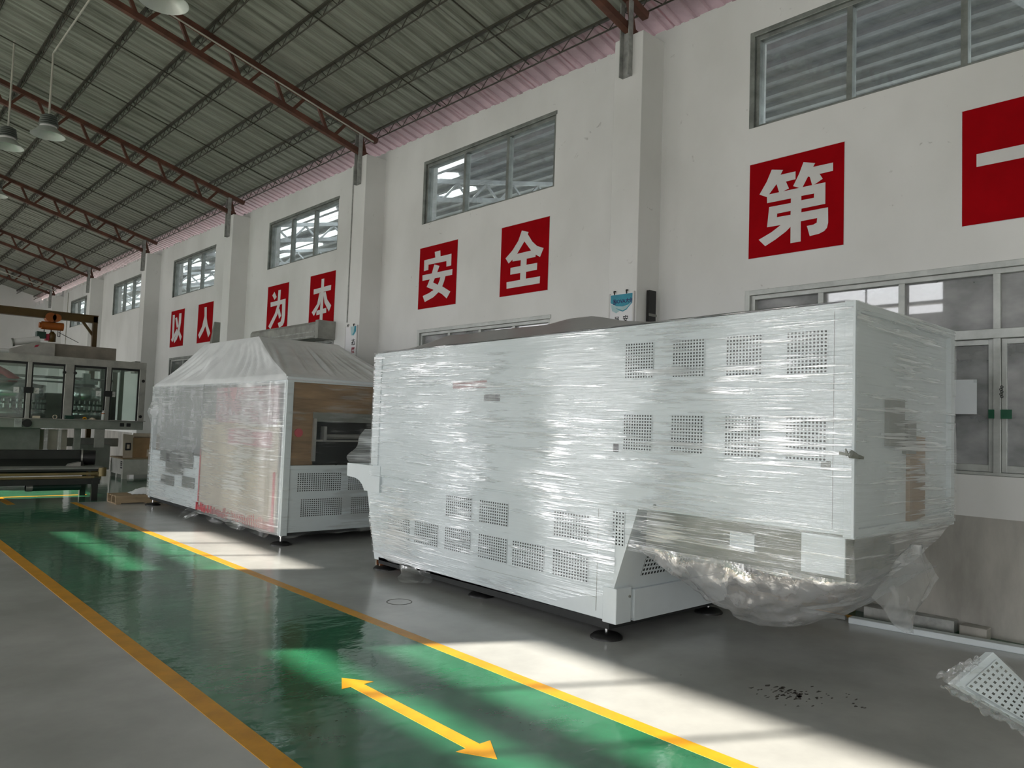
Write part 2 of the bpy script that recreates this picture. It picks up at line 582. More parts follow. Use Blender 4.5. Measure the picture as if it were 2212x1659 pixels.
def perf_panel(parent, O, U, V, W, H, nu, nv, fill=0.5, mat='powder'):
    """perforated sheet with real holes over a dark backing plate; Nrm = U x V points outwards"""
    O, U, V = Vector(O), Vector(U).normalized(), Vector(V).normalized()
    Nn = U.cross(V).normalized()
    us, vs = [0.0], [0.0]
    pu, pv = W / nu, H / nv
    for i in range(nu):
        us += [(i + 0.5 - fill / 2) * pu, (i + 0.5 + fill / 2) * pu]
    us.append(W)
    for j in range(nv):
        vs += [(j + 0.5 - fill / 2) * pv, (j + 0.5 + fill / 2) * pv]
    vs.append(H)
    mb = MB()
    nx = len(us)
    pts = [O + U * a + V * b + Nn * 0.006 for b in vs for a in us]
    fs = []
    for j in range(len(vs) - 1):
        for i in range(nx - 1):
            if i % 2 == 1 and j % 2 == 1: continue
            fs.append((j * nx + i, j * nx + i + 1, (j + 1) * nx + i + 1, (j + 1) * nx + i))
    mb.add(pts, fs)
    p = mb.build('vent_panel', mat, parent)
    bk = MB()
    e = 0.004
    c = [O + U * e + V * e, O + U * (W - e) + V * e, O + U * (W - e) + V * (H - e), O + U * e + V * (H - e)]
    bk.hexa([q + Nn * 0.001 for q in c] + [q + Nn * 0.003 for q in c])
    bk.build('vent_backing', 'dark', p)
    return p

def nz3(x, y, z, s=1.0):
    return noise.noise(Vector((x * s, y * s, z * s)))


# ================================================================== THE SETTING
HY0, HY1 = -12.0, 41.0
XW = 7.2
ROOF = lambda x: 8.72 - 0.265 * abs(x)

# ---- floor with its painted lane
fl = MB().box(-7.6, 7.45, HY0 - .2, HY1 + .2, -0.15, 0.0).build('floor', 'floor', kind='structure')
MB().box(1.74, 3.36, HY0, 14.95, 0.0, 0.0015).build('green_lane', 'green', fl)
MB().box(-7.2, 7.2, 14.95, 22.5, 0.0, 0.0015).build('green_lane', 'green', fl)
MB().box(6.95, 7.2, HY0, 3.4, 0.0, 0.0015).build('green_lane', 'green', fl)
MB().box(3.34, 3.44, HY0, 14.95, 0.0, 0.0025).build('yellow_line', 'yellow', fl)
MB().box(1.63, 1.745, HY0, 14.95, 0.0, 0.0025).build('yellow_line', 'yellow', fl)
MB().box(2.42, 2.54, 14.98, 16.2, 0.001, 0.003).build('yellow_line', 'yellow', fl)
MB().box(-7.0, 3.9, 16.2, 16.3, 0.001, 0.003).build('yellow_line', 'yellow', fl)
MB().box(6.87, 6.96, HY0, 3.4, 0.0, 0.0025).build('yellow_line', 'yellow', fl)
arrow = [(2.505, 4.235), (2.625, 4.06), (2.555, 4.06), (2.555, 2.965), (2.625, 2.965), (2.51, 2.78), (2.405, 2.965), (2.468, 2.965), (2.468, 4.06), (2.405, 4.06)]
MB().prism(arrow, 'z', 0.0012, 0.003).build('direction_arrow', 'yellow', fl)
for (cx, cy, rr, n) in [(4.50, 2.37, .17, 46), (4.60, 2.36, .08, 26), (4.74, 2.22, .14, 12), (4.7, 2.0, .03, 3), (4.3, 3.0, .01, 1), (3.0, 2.9, .015, 2)]:
    for i in range(n):
        a, d = random.uniform(0, 6.28), rr * random.random()
        fs_ = random.choice([.45, .6, .8, 1.2])
        x, y = cx + d * math.cos(a), cy + d * math.sin(a) * 1.3
        k = random.randint(5, 8)
        pts = [(x + random.uniform(.25, 1) * .03 * fs_ * math.cos(t), y + random.uniform(.25, 1) * .013 * fs_ * math.sin(t)) for t in [2 * math.pi * q / k for q in range(k)]]
        MB().prism(pts, 'z', 0.0, 0.0008).build('floor_stain', 'stain', fl)
MB().ring((3.93, 5.72, 0), (3.93, 5.72, .0012), .115, .105, 24).build('floor_ring_mark', 'stain', fl)

# ground outside
MB().box(-60, 60, -60, 100, -0.4, -0.16).build('ground', 'ground', kind='structure')


def wall_with_holes(name, x0, x1, y0, y1, z0, z1, holes, mat):
    """wall in a plane of constant x with openings (ya,yb,za,zb)"""
    ys = sorted({y0, y1} | {h[0] for h in holes} | {h[1] for h in holes})
    zs = sorted({z0, z1} | {h[2] for h in holes} | {h[3] for h in holes})
    ys = [y for y in ys if y0 <= y <= y1]
    zs = [z for z in zs if z0 <= z <= z1]
    ins = lambda y, z: any(h[0] < y < h[1] and h[2] < z < h[3] for h in holes)
    mb = MB()
    full = {}
    for j in range(len(zs) - 1):
        for i in range(len(ys) - 1):
            full[i, j] = not ins((ys[i] + ys[i + 1]) / 2, (zs[j] + zs[j + 1]) / 2)
    for (i, j), ok in full.items():
        if not ok: continue
        a, b, c, d = ys[i], ys[i + 1], zs[j], zs[j + 1]
        mb.add([(x0, a, c), (x0, b, c), (x0, b, d), (x0, a, d)], [(0, 1, 2, 3)])
        mb.add([(x1, a, c), (x1, b, c), (x1, b, d), (x1, a, d)], [(3, 2, 1, 0)])
        for (ii, jj, q) in ((i - 1, j, [(x0, a, c), (x0, a, d), (x1, a, d), (x1, a, c)]), (i + 1, j, [(x0, b, c), (x1, b, c), (x1, b, d), (x0, b, d)]),
                            (i, j - 1, [(x0, a, c), (x1, a, c), (x1, b, c), (x0, b, c)]), (i, j + 1, [(x0, a, d), (x0, b, d), (x1, b, d), (x1, a, d)])):
            if not full.get((ii, jj), False):
                mb.add(q, [(0, 1, 2, 3)])
    return mb.build(name, mat, kind='structure')


UP = [(-4.8, -1.8), (1.22, 4.24), (7.22, 10.22), (13.07, 16.07), (19.22, 22.22), (25.1, 28.1), (31.1, 34.0)]
LOW = [(-4.8, -1.8, 1.316, 3.05), (1.22, 4.25, 1.316, 3.05), (7.22, 10.22, 1.316, 3.05), (19.2, 22.15, 1.316, 3.09)]
SHUT = (13.05, 16.0, 0.0, 3.2)
holes = [(a, b, 4.85, 5.85) for a, b in UP] + LOW + [SHUT]
WZ = 6.35
wr_ = wall_with_holes('wall_right', XW, XW + .24, HY0, HY1, 0.97, WZ, [h for h in holes], 'wall')
MB().box(XW + .012, XW + .24, HY0, SHUT[0], 0, .97).build('dado', 'concrete', wr_)
MB().box(XW + .012, XW + .24, SHUT[1], HY1, 0, .97).build('dado', 'concrete', wr_)
# jagged mortar lip along the wall top
mb = MB()
y = HY0
while y < HY1:
    dy = random.uniform(.05, .35)
    h = random.choice([0, .01, .02, .035, .05])
    mb.box(XW - .003, XW + .2, y, min(HY1, y + dy), WZ - .01, WZ + h)
    y += dy
mb.build('mortar_lip', 'wall', wr_)

# pillars (built into the wall) and truss seats
PY = [-6.5, -0.55, 5.44, 11.45, 17.2, 23.4, 29.5, 35.4]
TY = [p + .22 for p in PY]
for p in PY:
    MB().box(6.8, XW + .01, p, p + .42, 0, 6.22).build('pillar', 'wall', wr_, bevel=.006)

# end and back walls, left wall
def gable(name, y0, y1):
    prof = [(-7.44, 0), (7.44, 0), (7.44, ROOF(7.44) - .004), (0, ROOF(0) - .004), (-7.44, ROOF(7.44) - .004)]
    return MB().prism(prof, 'y', y0, y1).build(name, 'wall', kind='structure')


gable('wall_far', HY1, HY1 + .24)
gable('wall_back', HY0 - .24, HY0)
LUP = [(-10.7, -7.7), (-4.8, -1.8), (1.24, 4.24), (7.2, 10.25), (13.6, 16.7), (25.1, 28.1), (31.1, 34.1), (36.5, 39.5)]
LB = (21.3, 25.5, 4.4, 6.2)  # unseen opening, enlarged to bring sun onto the far aisle floor
LLOW = [(-10.7, -7.7, 1.0, 3.05), (-5.5, -1.5, 0.0, 3.9), (1.24, 4.24, 1.0, 3.05), (7.2, 10.25, 1.0, 3.05), (13.2, 16.7, 0.0, 3.9), (19.2, 22.2, 1.0, 3.05), (25.1, 28.1, 1.0, 3.05), (31.1, 34.1, 0.0, 3.9)]
lh = []
for a, b in LUP:
    if a in (7.2, 13.6):
        lh += [(a, b + .13, 5.30, 5.97), (a, b + .13, 4.97, 5.22)]  # bar between the unseen slots put in to cut the sun into strips
    else:
        lh.append((a, b, 4.85, 5.85))
lh = [h for h in lh if not (h[0] == 25.1)] + [LB] + LLOW
wl_ = wall_with_holes('wall_left', -XW - .24, -XW, HY0, HY1, 0.0, 6.75, lh, 'wall')
for a, b, c, d in lh:
    portal(a, b, c, d)
for a, b in ((7.2, 10.25), (13.6, 16.7)):
    for k in (1, 2):
        yy = a + (b - a) * k / 3
        MB().box(-XW - .15, -XW - .11, yy - .02, yy + .02, 4.9, 5.97).build('mullion', 'alu', wl_)

# ---- ceiling: corrugated sheets, one object per sheet
ce = empty('ceiling', (0, 0, 8.0), kind='structure')
PITCH, SW = .21, .84


def corr(x0, x1, y0, nseg=1):
    prof = []
    for k in range(4):
        b = y0 + k * PITCH
        prof += [(b, 0), (b + .07, 0), (b + .09, .028), (b + .125, .028), (b + .145, 0)]
    prof.append((y0 + SW + .03, 0))
    mb = MB()
    n = len(prof)
    for side in (0, 1):
        off = .006 * side
        vs = [(x, yy, ROOF(x) + zz + off) for x in (x0, x1) for yy, zz in prof]
        fs = [(i, i + 1, n + i + 1, n + i) for i in range(n - 1)]
        if side: fs = [tuple(reversed(f)) for f in fs]
        mb.add(vs, fs)
    return mb


first = first_e = None
ns = int((HY1 + .3 - HY0) / SW) + 1
for i in range(ns):
    if first is None:
        first = corr(0.0, 7.16, HY0).build('roof_sheet', 'roof', ce)
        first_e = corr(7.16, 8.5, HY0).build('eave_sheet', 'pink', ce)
    else:
        link_copy(first, ce, (0, i * SW, random.uniform(-.004, .004)))
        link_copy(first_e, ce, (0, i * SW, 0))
MB().hexa([(-8.5, HY0, ROOF(8.5)), (0, HY0, ROOF(0)), (0, HY1 + .3, ROOF(0)), (-8.5, HY1 + .3, ROOF(8.5)),
           (-8.5, HY0, ROOF(8.5) + .03), (0, HY0, ROOF(0) + .03), (0, HY1 + .3, ROOF(0) + .03), (-8.5, HY1 + .3, ROOF(8.5) + .03)]).build('roof_slope', 'roof', ce)

# ---- windows in the right wall
wn = 0


def window(y0, y1, z0, z1, cols, rows=(), fmat='alu', wdt=.05, sash=False, gm='glass'):
    global wn
    wn += 1
    xf = XW + .07
    r = empty('window_%d' % wn, (xf, (y0 + y1) / 2, z0), kind='structure')
    f = MB()
    d = .05
    f.box(xf - d, xf + d, y0, y0 + wdt, z0, z1).box(xf - d, xf + d, y1 - wdt, y1, z0, z1)
    f.box(xf - d, xf + d, y0, y1, z0, z0 + wdt * .6).box(xf - d, xf + d, y0, y1, z1 - wdt, z1)
    f.build('window_frame', fmat, r, bevel=.004)
    # thin raised plaster trim round the top and the far jamb
    MB().box(XW - .012, XW + .02, y1 - .005, y1 + .05, z0, z1 + .05).box(XW - .012, XW + .02, y0 - .02, y1, z1 - .005, z1 + .05).build('casing', fmat if sash else 'alu', r, bevel=.004)
    for rz in rows:
        MB().box(xf - d - .01, xf + d, y0, y1, rz - .04, rz + .04).build('transom', fmat, r, bevel=.004)
    zz = [z0] + list(rows) + [z1]
    for j in range(len(zz) - 1):
        cs = cols[j] if isinstance(cols[0], (list, tuple)) else cols
        ed = [y0] + list(cs) + [y1]
        for c in cs:
            MB().box(xf - .045, xf + .045, c - .028, c + .028, zz[j], zz[j + 1]).build('mullion', fmat, r, bevel=.004)
        for i in range(len(ed) - 1):
            off = .012 * (i % 2)
            MB().box(xf - .003 + off, xf + .003 + off, ed[i] + .01, ed[i + 1] - .01, zz[j] + .01, zz[j + 1] - .01).build('pane', gm, r)
            if sash and j == 0:
                a, b, c, d2 = ed[i] + .028, ed[i + 1] - .028, zz[j] + .03, zz[j + 1] - .04
                s = MB()
                s.box(xf - .02, xf + .02, a, a + .04, c, d2).box(xf - .02, xf + .02, b - .04, b, c, d2)
                s.box(xf - .02, xf + .02, a, b, c, c + .06).box(xf - .02, xf + .02, a, b, d2 - .05, d2)
                s.build('sash', fmat, r, bevel=.003)
    return r


for a, b in UP:
    s3 = (b - a) / 3
    window(a, b, 4.85, 5.85, (a + s3, a + 2 * s3))
for a, b, c, d in LOW[:3]:
    q = (b - a) / 4
    window(a, b, c, d, [[a + q], [a + q, a + 2 * q, a + 3 * q]], rows=(2.5,), fmat='alu2', sash=True, gm='glass_low')
window(*LOW[3], (20.2, 21.2), fmat='alu2')

# ---- neighbouring hall seen through the panes, and the added dimming room
of_ = MB().box(10.2, 10.3, -8, 24, -.16, 4.2).build('wall_dimming_room', 'dimming_grey', kind='structure')  # room added behind the lower panes to block daylight and darken them
MB().box(7.46, 10.3, -8, 24, 4.1, 4.2).build('dimming_room_ceiling', 'dimming_grey', of_)
MB().box(7.46, 10.3, -8.1, -8, -.16, 4.2).build('dimming_room_end', 'dimming_grey', of_)
MB().box(7.46, 10.3, 24, 24.1, -.16, 4.2).build('dimming_room_end', 'dimming_grey', of_)
for yy in (-3, 2.6, 6.1, 11.6, 17.5):
    MB().box(10.08, 10.2, yy, yy + .1, 0, 4.1).build('dimming_room_post', 'nsteel', of_)
for yy in (1.0, 2.5, 8.0):
    MB().box(7.7, 8.3, yy, yy + 1.4, -.16, .75).build('dimming_room_table', 'nsteel', of_)
    MB().grid(lambda u, v: (7.75 + u * .5, yy + .05 + v * 1.25, .76 + .55 * (math.sin(math.pi * u) * math.sin(math.pi * v)) ** .5 + .03 * nz3(u * 5, v * 7, yy)), 14, 18).build('covered_stock', 'bag', of_)
nb_ = MB().box(17.0, 17.2, HY0, 80, -.16, 6.6).build('wall_neighbour', 'neighbour', kind='structure')
mb = MB()
NR = lambda x: 7.3 + .22 * (x - 8.9)
xs = [8.9 + .9 * i for i in range(10)]
for i in range(9):
    y = HY0
    while y < 80:
        hole = (i in (1, 2, 4, 5) and random.random() < (.05 if y < 9 else .24 if y < 20 else .7 if y < 27 else .95))
        if not hole:
            xa, xb = xs[i], xs[i + 1]
            mb.hexa([(xa, y, NR(xa)), (xb, y, NR(xb)), (xb, y + 1.5, NR(xb)), (xa, y + 1.5, NR(xa)),
                     (xa, y, NR(xa) + .04), (xb, y, NR(xb) + .04), (xb, y + 1.5, NR(xb) + .04), (xa, y + 1.5, NR(xa) + .04)])
        y += 1.5
mb.build('neighbour_roof', 'neighbour', nb_)
for i in range(0, 10):
    MB().box(xs[i] - .06, xs[i] + .06, HY0, 80, NR(xs[i]) - .12, NR(xs[i]) - .02).build('neighbour_purlin', 'nsteel', nb_)
for k in range(-2, 14):
    y0 = 2.5 + 6 * k - 6
    if HY0 < y0 < 80:
        m2 = MB()
        m2.bar((8.9, y0, NR(8.9) - .35), (17, y0, NR(17) - .35), .1).bar((8.9, y0, NR(8.9) - .8), (17, y0, NR(17) - .8), .1)
        for i in range(9):
            m2.bar((xs[i], y0, NR(xs[i]) - .8), (xs[i] + .45, y0, NR(xs[i]) - .3), .05).bar((xs[i] + .45, y0, NR(xs[i]) - .3), (xs[i] + .9, y0, NR(xs[i]) - .65), .05)
        m2.build('neighbour_truss', 'nsteel', nb_)

# ================================================================== ROOF STEEL
ORD = ['first', 'second', 'third', 'fourth', 'fifth', 'sixth', 'seventh', 'eighth', 'ninth', 'tenth', 'eleventh', 'twelfth']
TOP = lambda x: 8.47 - .265 * abs(x)
BOT = lambda x: 8.10 - .265 * abs(x)
PX = [7.12, 6.44, 5.66, 4.90, 4.13, 3.36, 2.57, 1.8, 1.02, .25]
seen = 0
for ti, ty in enumerate(TY):
    if ty < 0:
        continue
    else:
        lab = 'red-brown steel lattice roof truss, %s from the camera along the right wall' % ORD[seen]
        seen += 1
    r = empty('roof_truss', (6.8, ty, 6.3), lab, 'truss', 'roof trusses resting on the wall pillars')
    MB().bar((7.12, ty, TOP(7.12)), (0, ty, TOP(0)), .085).build('top_chord', 'truss', r)
    MB().bar((6.92, ty, BOT(6.92)), (0, ty, BOT(0)), .085).build('bottom_chord', 'truss', r)
    MB().bar((-7.12, ty, TOP(7.12)), (0, ty, TOP(0)), .085).build('top_chord', 'truss', r)
    MB().bar((-6.92, ty, BOT(6.92)), (0, ty, BOT(0)), .085).build('bottom_chord', 'truss', r)
    for i in range(1, 10):
        x = PX[i] + .12
        xb = x - .36
        MB().bar((x - .05, ty, TOP(x - .05)), (xb + .06, ty, BOT(xb + .06)), .05).build('web_member', 'truss', r)
        if xb - .06 > .3:
            MB().bar((xb - .06, ty, BOT(xb - .06)), (x - .62, ty, TOP(x - .62)), .05).build('web_member', 'truss', r)
    MB().bar((6.9, ty, BOT(6.9) - .01), (6.78, ty, TOP(6.78)), .05).build('web_member', 'truss', r)
    MB().box(6.725, 6.8, ty - .07, ty - .058, 5.72, 6.62).box(6.725, 6.8, ty + .058, ty + .07, 5.72, 6.62).box(6.785, 6.799, ty - .07, ty + .07, 5.72, 6.3).build('seat_bracket', 'galv', r)

for pi, px in enumerate(PX):
    z1 = ROOF(px) - .025
    lab = 'olive steel lattice purlin with zigzag lacing, %s up from the right wall' % ORD[pi]
    r = empty('lattice_purlin', (px, 14, z1), lab, 'purlin', 'lattice purlins under the roof sheets')
    MB().bar((px, HY0, z1 - .015), (px, HY1, z1 - .015), .045, .03).build('top_rail', 'purlin', r)
    MB().cyl((px, HY0, z1 - .17), (px, HY1, z1 - .17), .011, 6).build('bottom_rod', 'purlin', r)
    mb = MB()
    y = HY0
    while y < HY1:
        mb.cyl((px, y, z1 - .02), (px, y + .19, z1 - .17), .007, 5, caps=False)
        mb.cyl((px, y + .19, z1 - .17), (px, y + .38, z1 - .02), .007, 5, caps=False)
        y += .42
    mb.build('lacing', 'purlin', r, kind='stuff')
k = 0
for ti in range(2, len(TY) - 1):
    for fr in (.33, .67):
        y = TY[ti] + (TY[ti + 1] - TY[ti]) * fr
        o = MB().cyl((7.05, y, TOP(7.05) + .03), (.1, y, TOP(.1) + .03), .011, 6).build('sag_rod', 'purlin', origin=(7.1, y, TOP(7.1)))
        tag(o, 'thin dark sag rod running up the roof slope, %s counted from the near end' % (ORD[k] if k < 12 else 'thirteenth' if k == 12 else 'fourteenth'), 'rod', 'sag rods between the purlins')
        k += 1

# conduits on the roof
o = MB().cyl((7.0, 11.58, TOP(7.0) - .09), (.4, 11.58, TOP(.4) - .09), .013, 8).build('conduit', 'conduit', origin=(7.0, 11.45, 6.5))
tag(o, 'pale electrical conduit along the top chord of the truss with the cut-off lamp', 'conduit')
o = MB().cyl((2.6, 14.7, 7.637), (2.6, 8.8, 7.637), .016, 8).cyl((2.6, 8.8, 7.637), (2.6, 3, 7.637), .016, 8).build('conduit', 'conduit', origin=(2.6, 14.7, 7.6))
tag(o, 'pale conduit running towards the camera from the hanging lamp pole', 'conduit')
o = MB().cyl((4.0, 35.3, BOT(4.0) + .12), (6.9, 35.3, BOT(6.9) + .12), .02, 8).build('conduit', 'conduit', origin=(6.9, 35.3, 6.3))
tag(o, 'pale conduit on the farthest truss near the end wall', 'conduit')
# vertical pipes on the wall
o = MB().cyl((6.79, 11.85, 3.3), (6.79, 11.85, 6.1), .011, 8).build('wall_conduit', 'galv', origin=(6.79, 11.85, 3.3))
tag(o, 'thin grey conduit down the pillar beside the second wall banner', 'conduit')
o = MB().cyl((7.18, 34.55, 3.0), (7.18, 34.55, 6.3), .015, 8).build('wall_conduit', 'conduit', origin=(7.18, 34.55, 3.0))
tag(o, 'thin conduit on the far wall part behind the crane beam', 'conduit')

# ---- high-bay lamps
def lamp(x, y, z, lab, rod_top):
    r = empty('highbay_lamp', (x, y, z), lab, 'lamp', 'high-bay lamps hanging from the roof')
    b = Vector((x, y, z))
    MB().lathe([(.262, 0), (.258, .012), (.20, .06), (.14, .125), (.135, .13)], b, 28).lathe([(.258, .002), (.195, .055), (.136, .125), (0, .125)], b, 28).build('lamp_shade', 'lampshade', r)
    MB().lathe([(0, .118), (.125, .118), (.13, .165), (0, .165)], b, 24).build('light_plate', 'white', r)
    mb = MB()
    for k in range(5):
        zz = .165 + k * .035
        mb.lathe([(0.06, zz), (.15 - .006 * k, zz), (.15 - .006 * k, zz + .018), (.06, zz + .018)], b, 20)
    mb.cyl(b + Vector((0, 0, .16)), b + Vector((0, 0, .35)), .08, 14)
    mb.build('heat_sink', 'sink', r)
    MB().cyl(b + Vector((0, 0, .34)), (x, y, rod_top), .017, 10).build('hanging_rod', 'conduit', r)
    return r


lamp(2.54, 8.7, 6.1, 'round aluminium high-bay lamp cut off by the top edge of the photo', ROOF(2.57) - .21)
lamp(2.595, 14.7, 6.2, 'round aluminium high-bay lamp hanging whole on a bent pale pole', 7.62)
lamp(2.2, 15.9, 6.2, 'pale lamp shade at the left photo edge just below the whole lamp', ROOF(2.26))
lamp(2.62, 20.2, 6.3, 'small distant lamp at the left photo edge near the third truss', ROOF(2.62))

# ================================================================== WALL SIGNS
GLYPHS = {'an': [([(0.412,0.888),(0.559,0.892),(0.57,0.795),(0.855,0.797),(0.857,0.614),(0.736,0.61),(0.73,0.699),(0.253,0.704),(0.252,0.62),(0.134,0.614),(0.132,0.791),(0.433,0.795)],[]),([(0.098,0.55),(0.894,0.551),(0.893,0.462),(0.105,0.459)],[]),([(0.414,0.687),(0.554,0.646),(0.498,0.55),(0.443,0.465),(0.402,0.4),(0.528,0.348),(0.649,0.31),(0.863,0.205),(0.775,0.107),(0.643,0.191),(0.556,0.227),(0.424,0.278),(0.229,0.345),(0.308,0.461),(0.359,0.557)],[]),([(0.59,0.461),(0.722,0.461),(0.694,0.388),(0.649,0.31),(0.556,0.227),(0.418,0.159),(0.192,0.106),(0.13,0.21),(0.296,0.239),(0.424,0.278),(0.528,0.348),(0.571,0.412)],[])],'quan': [([(0.442,0.893),(0.584,0.85),(0.569,0.821),(0.667,0.705),(0.77,0.626),(0.901,0.58),(0.835,0.467),(0.747,0.511),(0.742,0.48),(0.563,0.48),(0.562,0.395),(0.783,0.393),(0.781,0.299),(0.561,0.297),(0.56,0.201),(0.848,0.201),(0.845,0.106),(0.154,0.104),(0.149,0.197),(0.441,0.199),(0.44,0.297),(0.225,0.297),(0.225,0.393),(0.44,0.394),(0.442,0.477),(0.264,0.481),(0.262,0.508),(0.181,0.463),(0.109,0.545),(0.261,0.645),(0.375,0.76)],[[(0.504,0.732),(0.65,0.581),(0.356,0.576)]])],'di': [([(0.251,0.897),(0.375,0.866),(0.348,0.821),(0.51,0.82),(0.511,0.74),(0.408,0.738),(0.442,0.66),(0.364,0.639),(0.337,0.639),(0.306,0.734),(0.223,0.641),(0.202,0.619),(0.116,0.663),(0.196,0.781)],[]),([(0.593,0.895),(0.713,0.857),(0.693,0.823),(0.894,0.82),(0.894,0.739),(0.76,0.738),(0.792,0.683),(0.711,0.644),(0.686,0.642),(0.66,0.731),(0.642,0.738),(0.585,0.64),(0.561,0.638),(0.487,0.674),(0.549,0.787)],[]),([(0.202,0.619),(0.216,0.643),(0.82,0.642),(0.821,0.429),(0.579,0.427),(0.577,0.39),(0.849,0.389),(0.852,0.239),(0.841,0.19),(0.813,0.162),(0.761,0.144),(0.668,0.136),(0.637,0.242),(0.704,0.244),(0.737,0.258),(0.742,0.303),(0.573,0.301),(0.575,0.098),(0.467,0.096),(0.466,0.263),(0.417,0.224),(0.305,0.16),(0.191,0.108),(0.116,0.186),(0.258,0.242),(0.36,0.3),(0.208,0.302),(0.229,0.509),(0.465,0.506),(0.466,0.553),(0.205,0.555)],[[(0.575,0.556),(0.707,0.554),(0.706,0.511),(0.576,0.512)],[(0.319,0.425),(0.465,0.426),(0.464,0.386),(0.316,0.388)]])],'yi4': [([(0.125,0.896),(0.285,0.891),(0.295,0.332),(0.494,0.494),(0.551,0.391),(0.2,0.134),(0.104,0.211),(0.163,0.266)],[]),([(0.334,0.79),(0.463,0.81),(0.608,0.559),(0.492,0.508)],[]),([(0.614,0.894),(0.784,0.894),(0.783,0.634),(0.712,0.411),(0.899,0.245),(0.81,0.136),(0.645,0.314),(0.541,0.191),(0.372,0.103),(0.294,0.173),(0.514,0.364),(0.612,0.587)],[])],'ren': [([(0.418,0.896),(0.575,0.893),(0.61,0.613),(0.685,0.449),(0.898,0.21),(0.779,0.105),(0.549,0.403),(0.425,0.276),(0.196,0.113),(0.094,0.213),(0.332,0.416),(0.451,0.676)],[])],'wei': [([(0.237,0.795),(0.332,0.866),(0.449,0.741),(0.354,0.687)],[]),([(0.523,0.878),(0.639,0.875),(0.623,0.547),(0.536,0.362),(0.22,0.063),(0.118,0.132),(0.407,0.393),(0.502,0.555)],[]),([(0.168,0.648),(0.884,0.661),(0.893,0.317),(0.867,0.167),(0.812,0.107),(0.647,0.061),(0.57,0.17),(0.705,0.192),(0.743,0.279),(0.734,0.563),(0.181,0.549)],[]),([(0.526,0.446),(0.612,0.476),(0.714,0.316),(0.623,0.257)],[])],'ben': [([(0.163,0.72),(0.852,0.736),(0.848,0.639),(0.162,0.621)],[]),([(0.464,0.894),(0.568,0.891),(0.571,0.062),(0.458,0.071)],[]),([(0.401,0.622),(0.515,0.624),(0.44,0.4),(0.219,0.189),(0.124,0.266),(0.332,0.418)],[]),([(0.548,0.621),(0.65,0.627),(0.731,0.463),(0.89,0.338),(0.813,0.225),(0.626,0.408)],[]),([(0.321,0.282),(0.703,0.308),(0.71,0.214),(0.32,0.195)],[])]}
signs = [('yi4', 22.24, 21.19, '以', 'leftmost and farthest of the eight'), ('ren', 20.18, 19.16, '人', 'second from the left'),
         ('wei', 16.03, 15.02, '为', 'above the shutter housing, left one'), ('ben', 14.07, 13.06, '本', 'above the shutter housing, right one'),
         ('an', 10.29, 9.29, '安', 'under the middle high window, left one'), ('quan', 8.26, 7.28, '全', 'under the middle high window, right one'),
         ('di', 4.27, 3.26, '第', 'under the near high window'), ('yi1', 2.23, 1.22, '一', 'cut by the right photo edge')]
GLYPHS['yi1'] = [([(.11, .60), (.89, .60), (.89, .49), (.11, .49)], [])]
for key, ya, yb, ch, where in signs:
    z1, z0 = 4.45, 3.44
    r = empty('wall_sign', (XW, (ya + yb) / 2, z0), 'red square wall sign with white character %s, %s' % (ch, where), 'sign', 'red character signs along the right wall')
    MB().box(XW - .006, XW + .0, yb, ya, z0, z1).build('sign_panel', 'red', r)
    W, H = ya - yb, z1 - z0
    mb = MB()
    for i, (outer, hs) in enumerate(GLYPHS[key]):
        loops = [[Vector((p[0], p[1], 0)) for p in outer]] + [[Vector((p[0], p[1], 0)) for p in h] for h in hs]
        tris = tessellate_polygon(loops)
        pts = [p for l in loops for p in l]
        xx = XW - .0085 - .0003 * i
        mb.add([(xx, ya - p.x * W, z0 + p.y * H) for p in pts], [tuple(t) for t in tris])
    mb.build('character', 'white', r)
    # hairline pale border
    e = .006
    MB().box(XW - .007, XW - .0005, yb - e, ya + e, z1, z1 + e).box(XW - .007, XW - .0005, yb - e, ya + e, z0 - e, z0).box(XW - .007, XW - .0005, ya, ya + e, z0, z1).box(XW - .007, XW - .0005, yb - e, yb, z0, z1).build('pale_border', 'white', r)

# ---- banners on the pillars
def banner(y0, y1, ztop, zbot, lab):
    x = 6.78
    r = empty('wall_banner', (x, (y0 + y1) / 2, zbot), lab, 'banner', 'white banners on the pillars')
    MB().box(x, x + .012, y0, y1, zbot, ztop).build('banner_sheet', 'banner', r)
    MB().box(x - .006, x + .014, y0 - .012, y0 + .008, zbot, ztop + .01).build('edge_strip', 'white', r)
    MB().box(x - .006, x + .014, y1 - .008, y1 + .012, zbot, ztop + .01).build('edge_strip', 'white', r)
    for f in (.28, .8):
        yy = y0 + (y1 - y0) * f
        MB().cyl((x + .005, yy, ztop - .01), (x - .01, yy, ztop + .03), .008, 8).cyl((x - .01, yy, ztop + .03), (x + .03, yy, ztop + .035), .008, 8).build('hook', 'rubber', r)
    return r, x


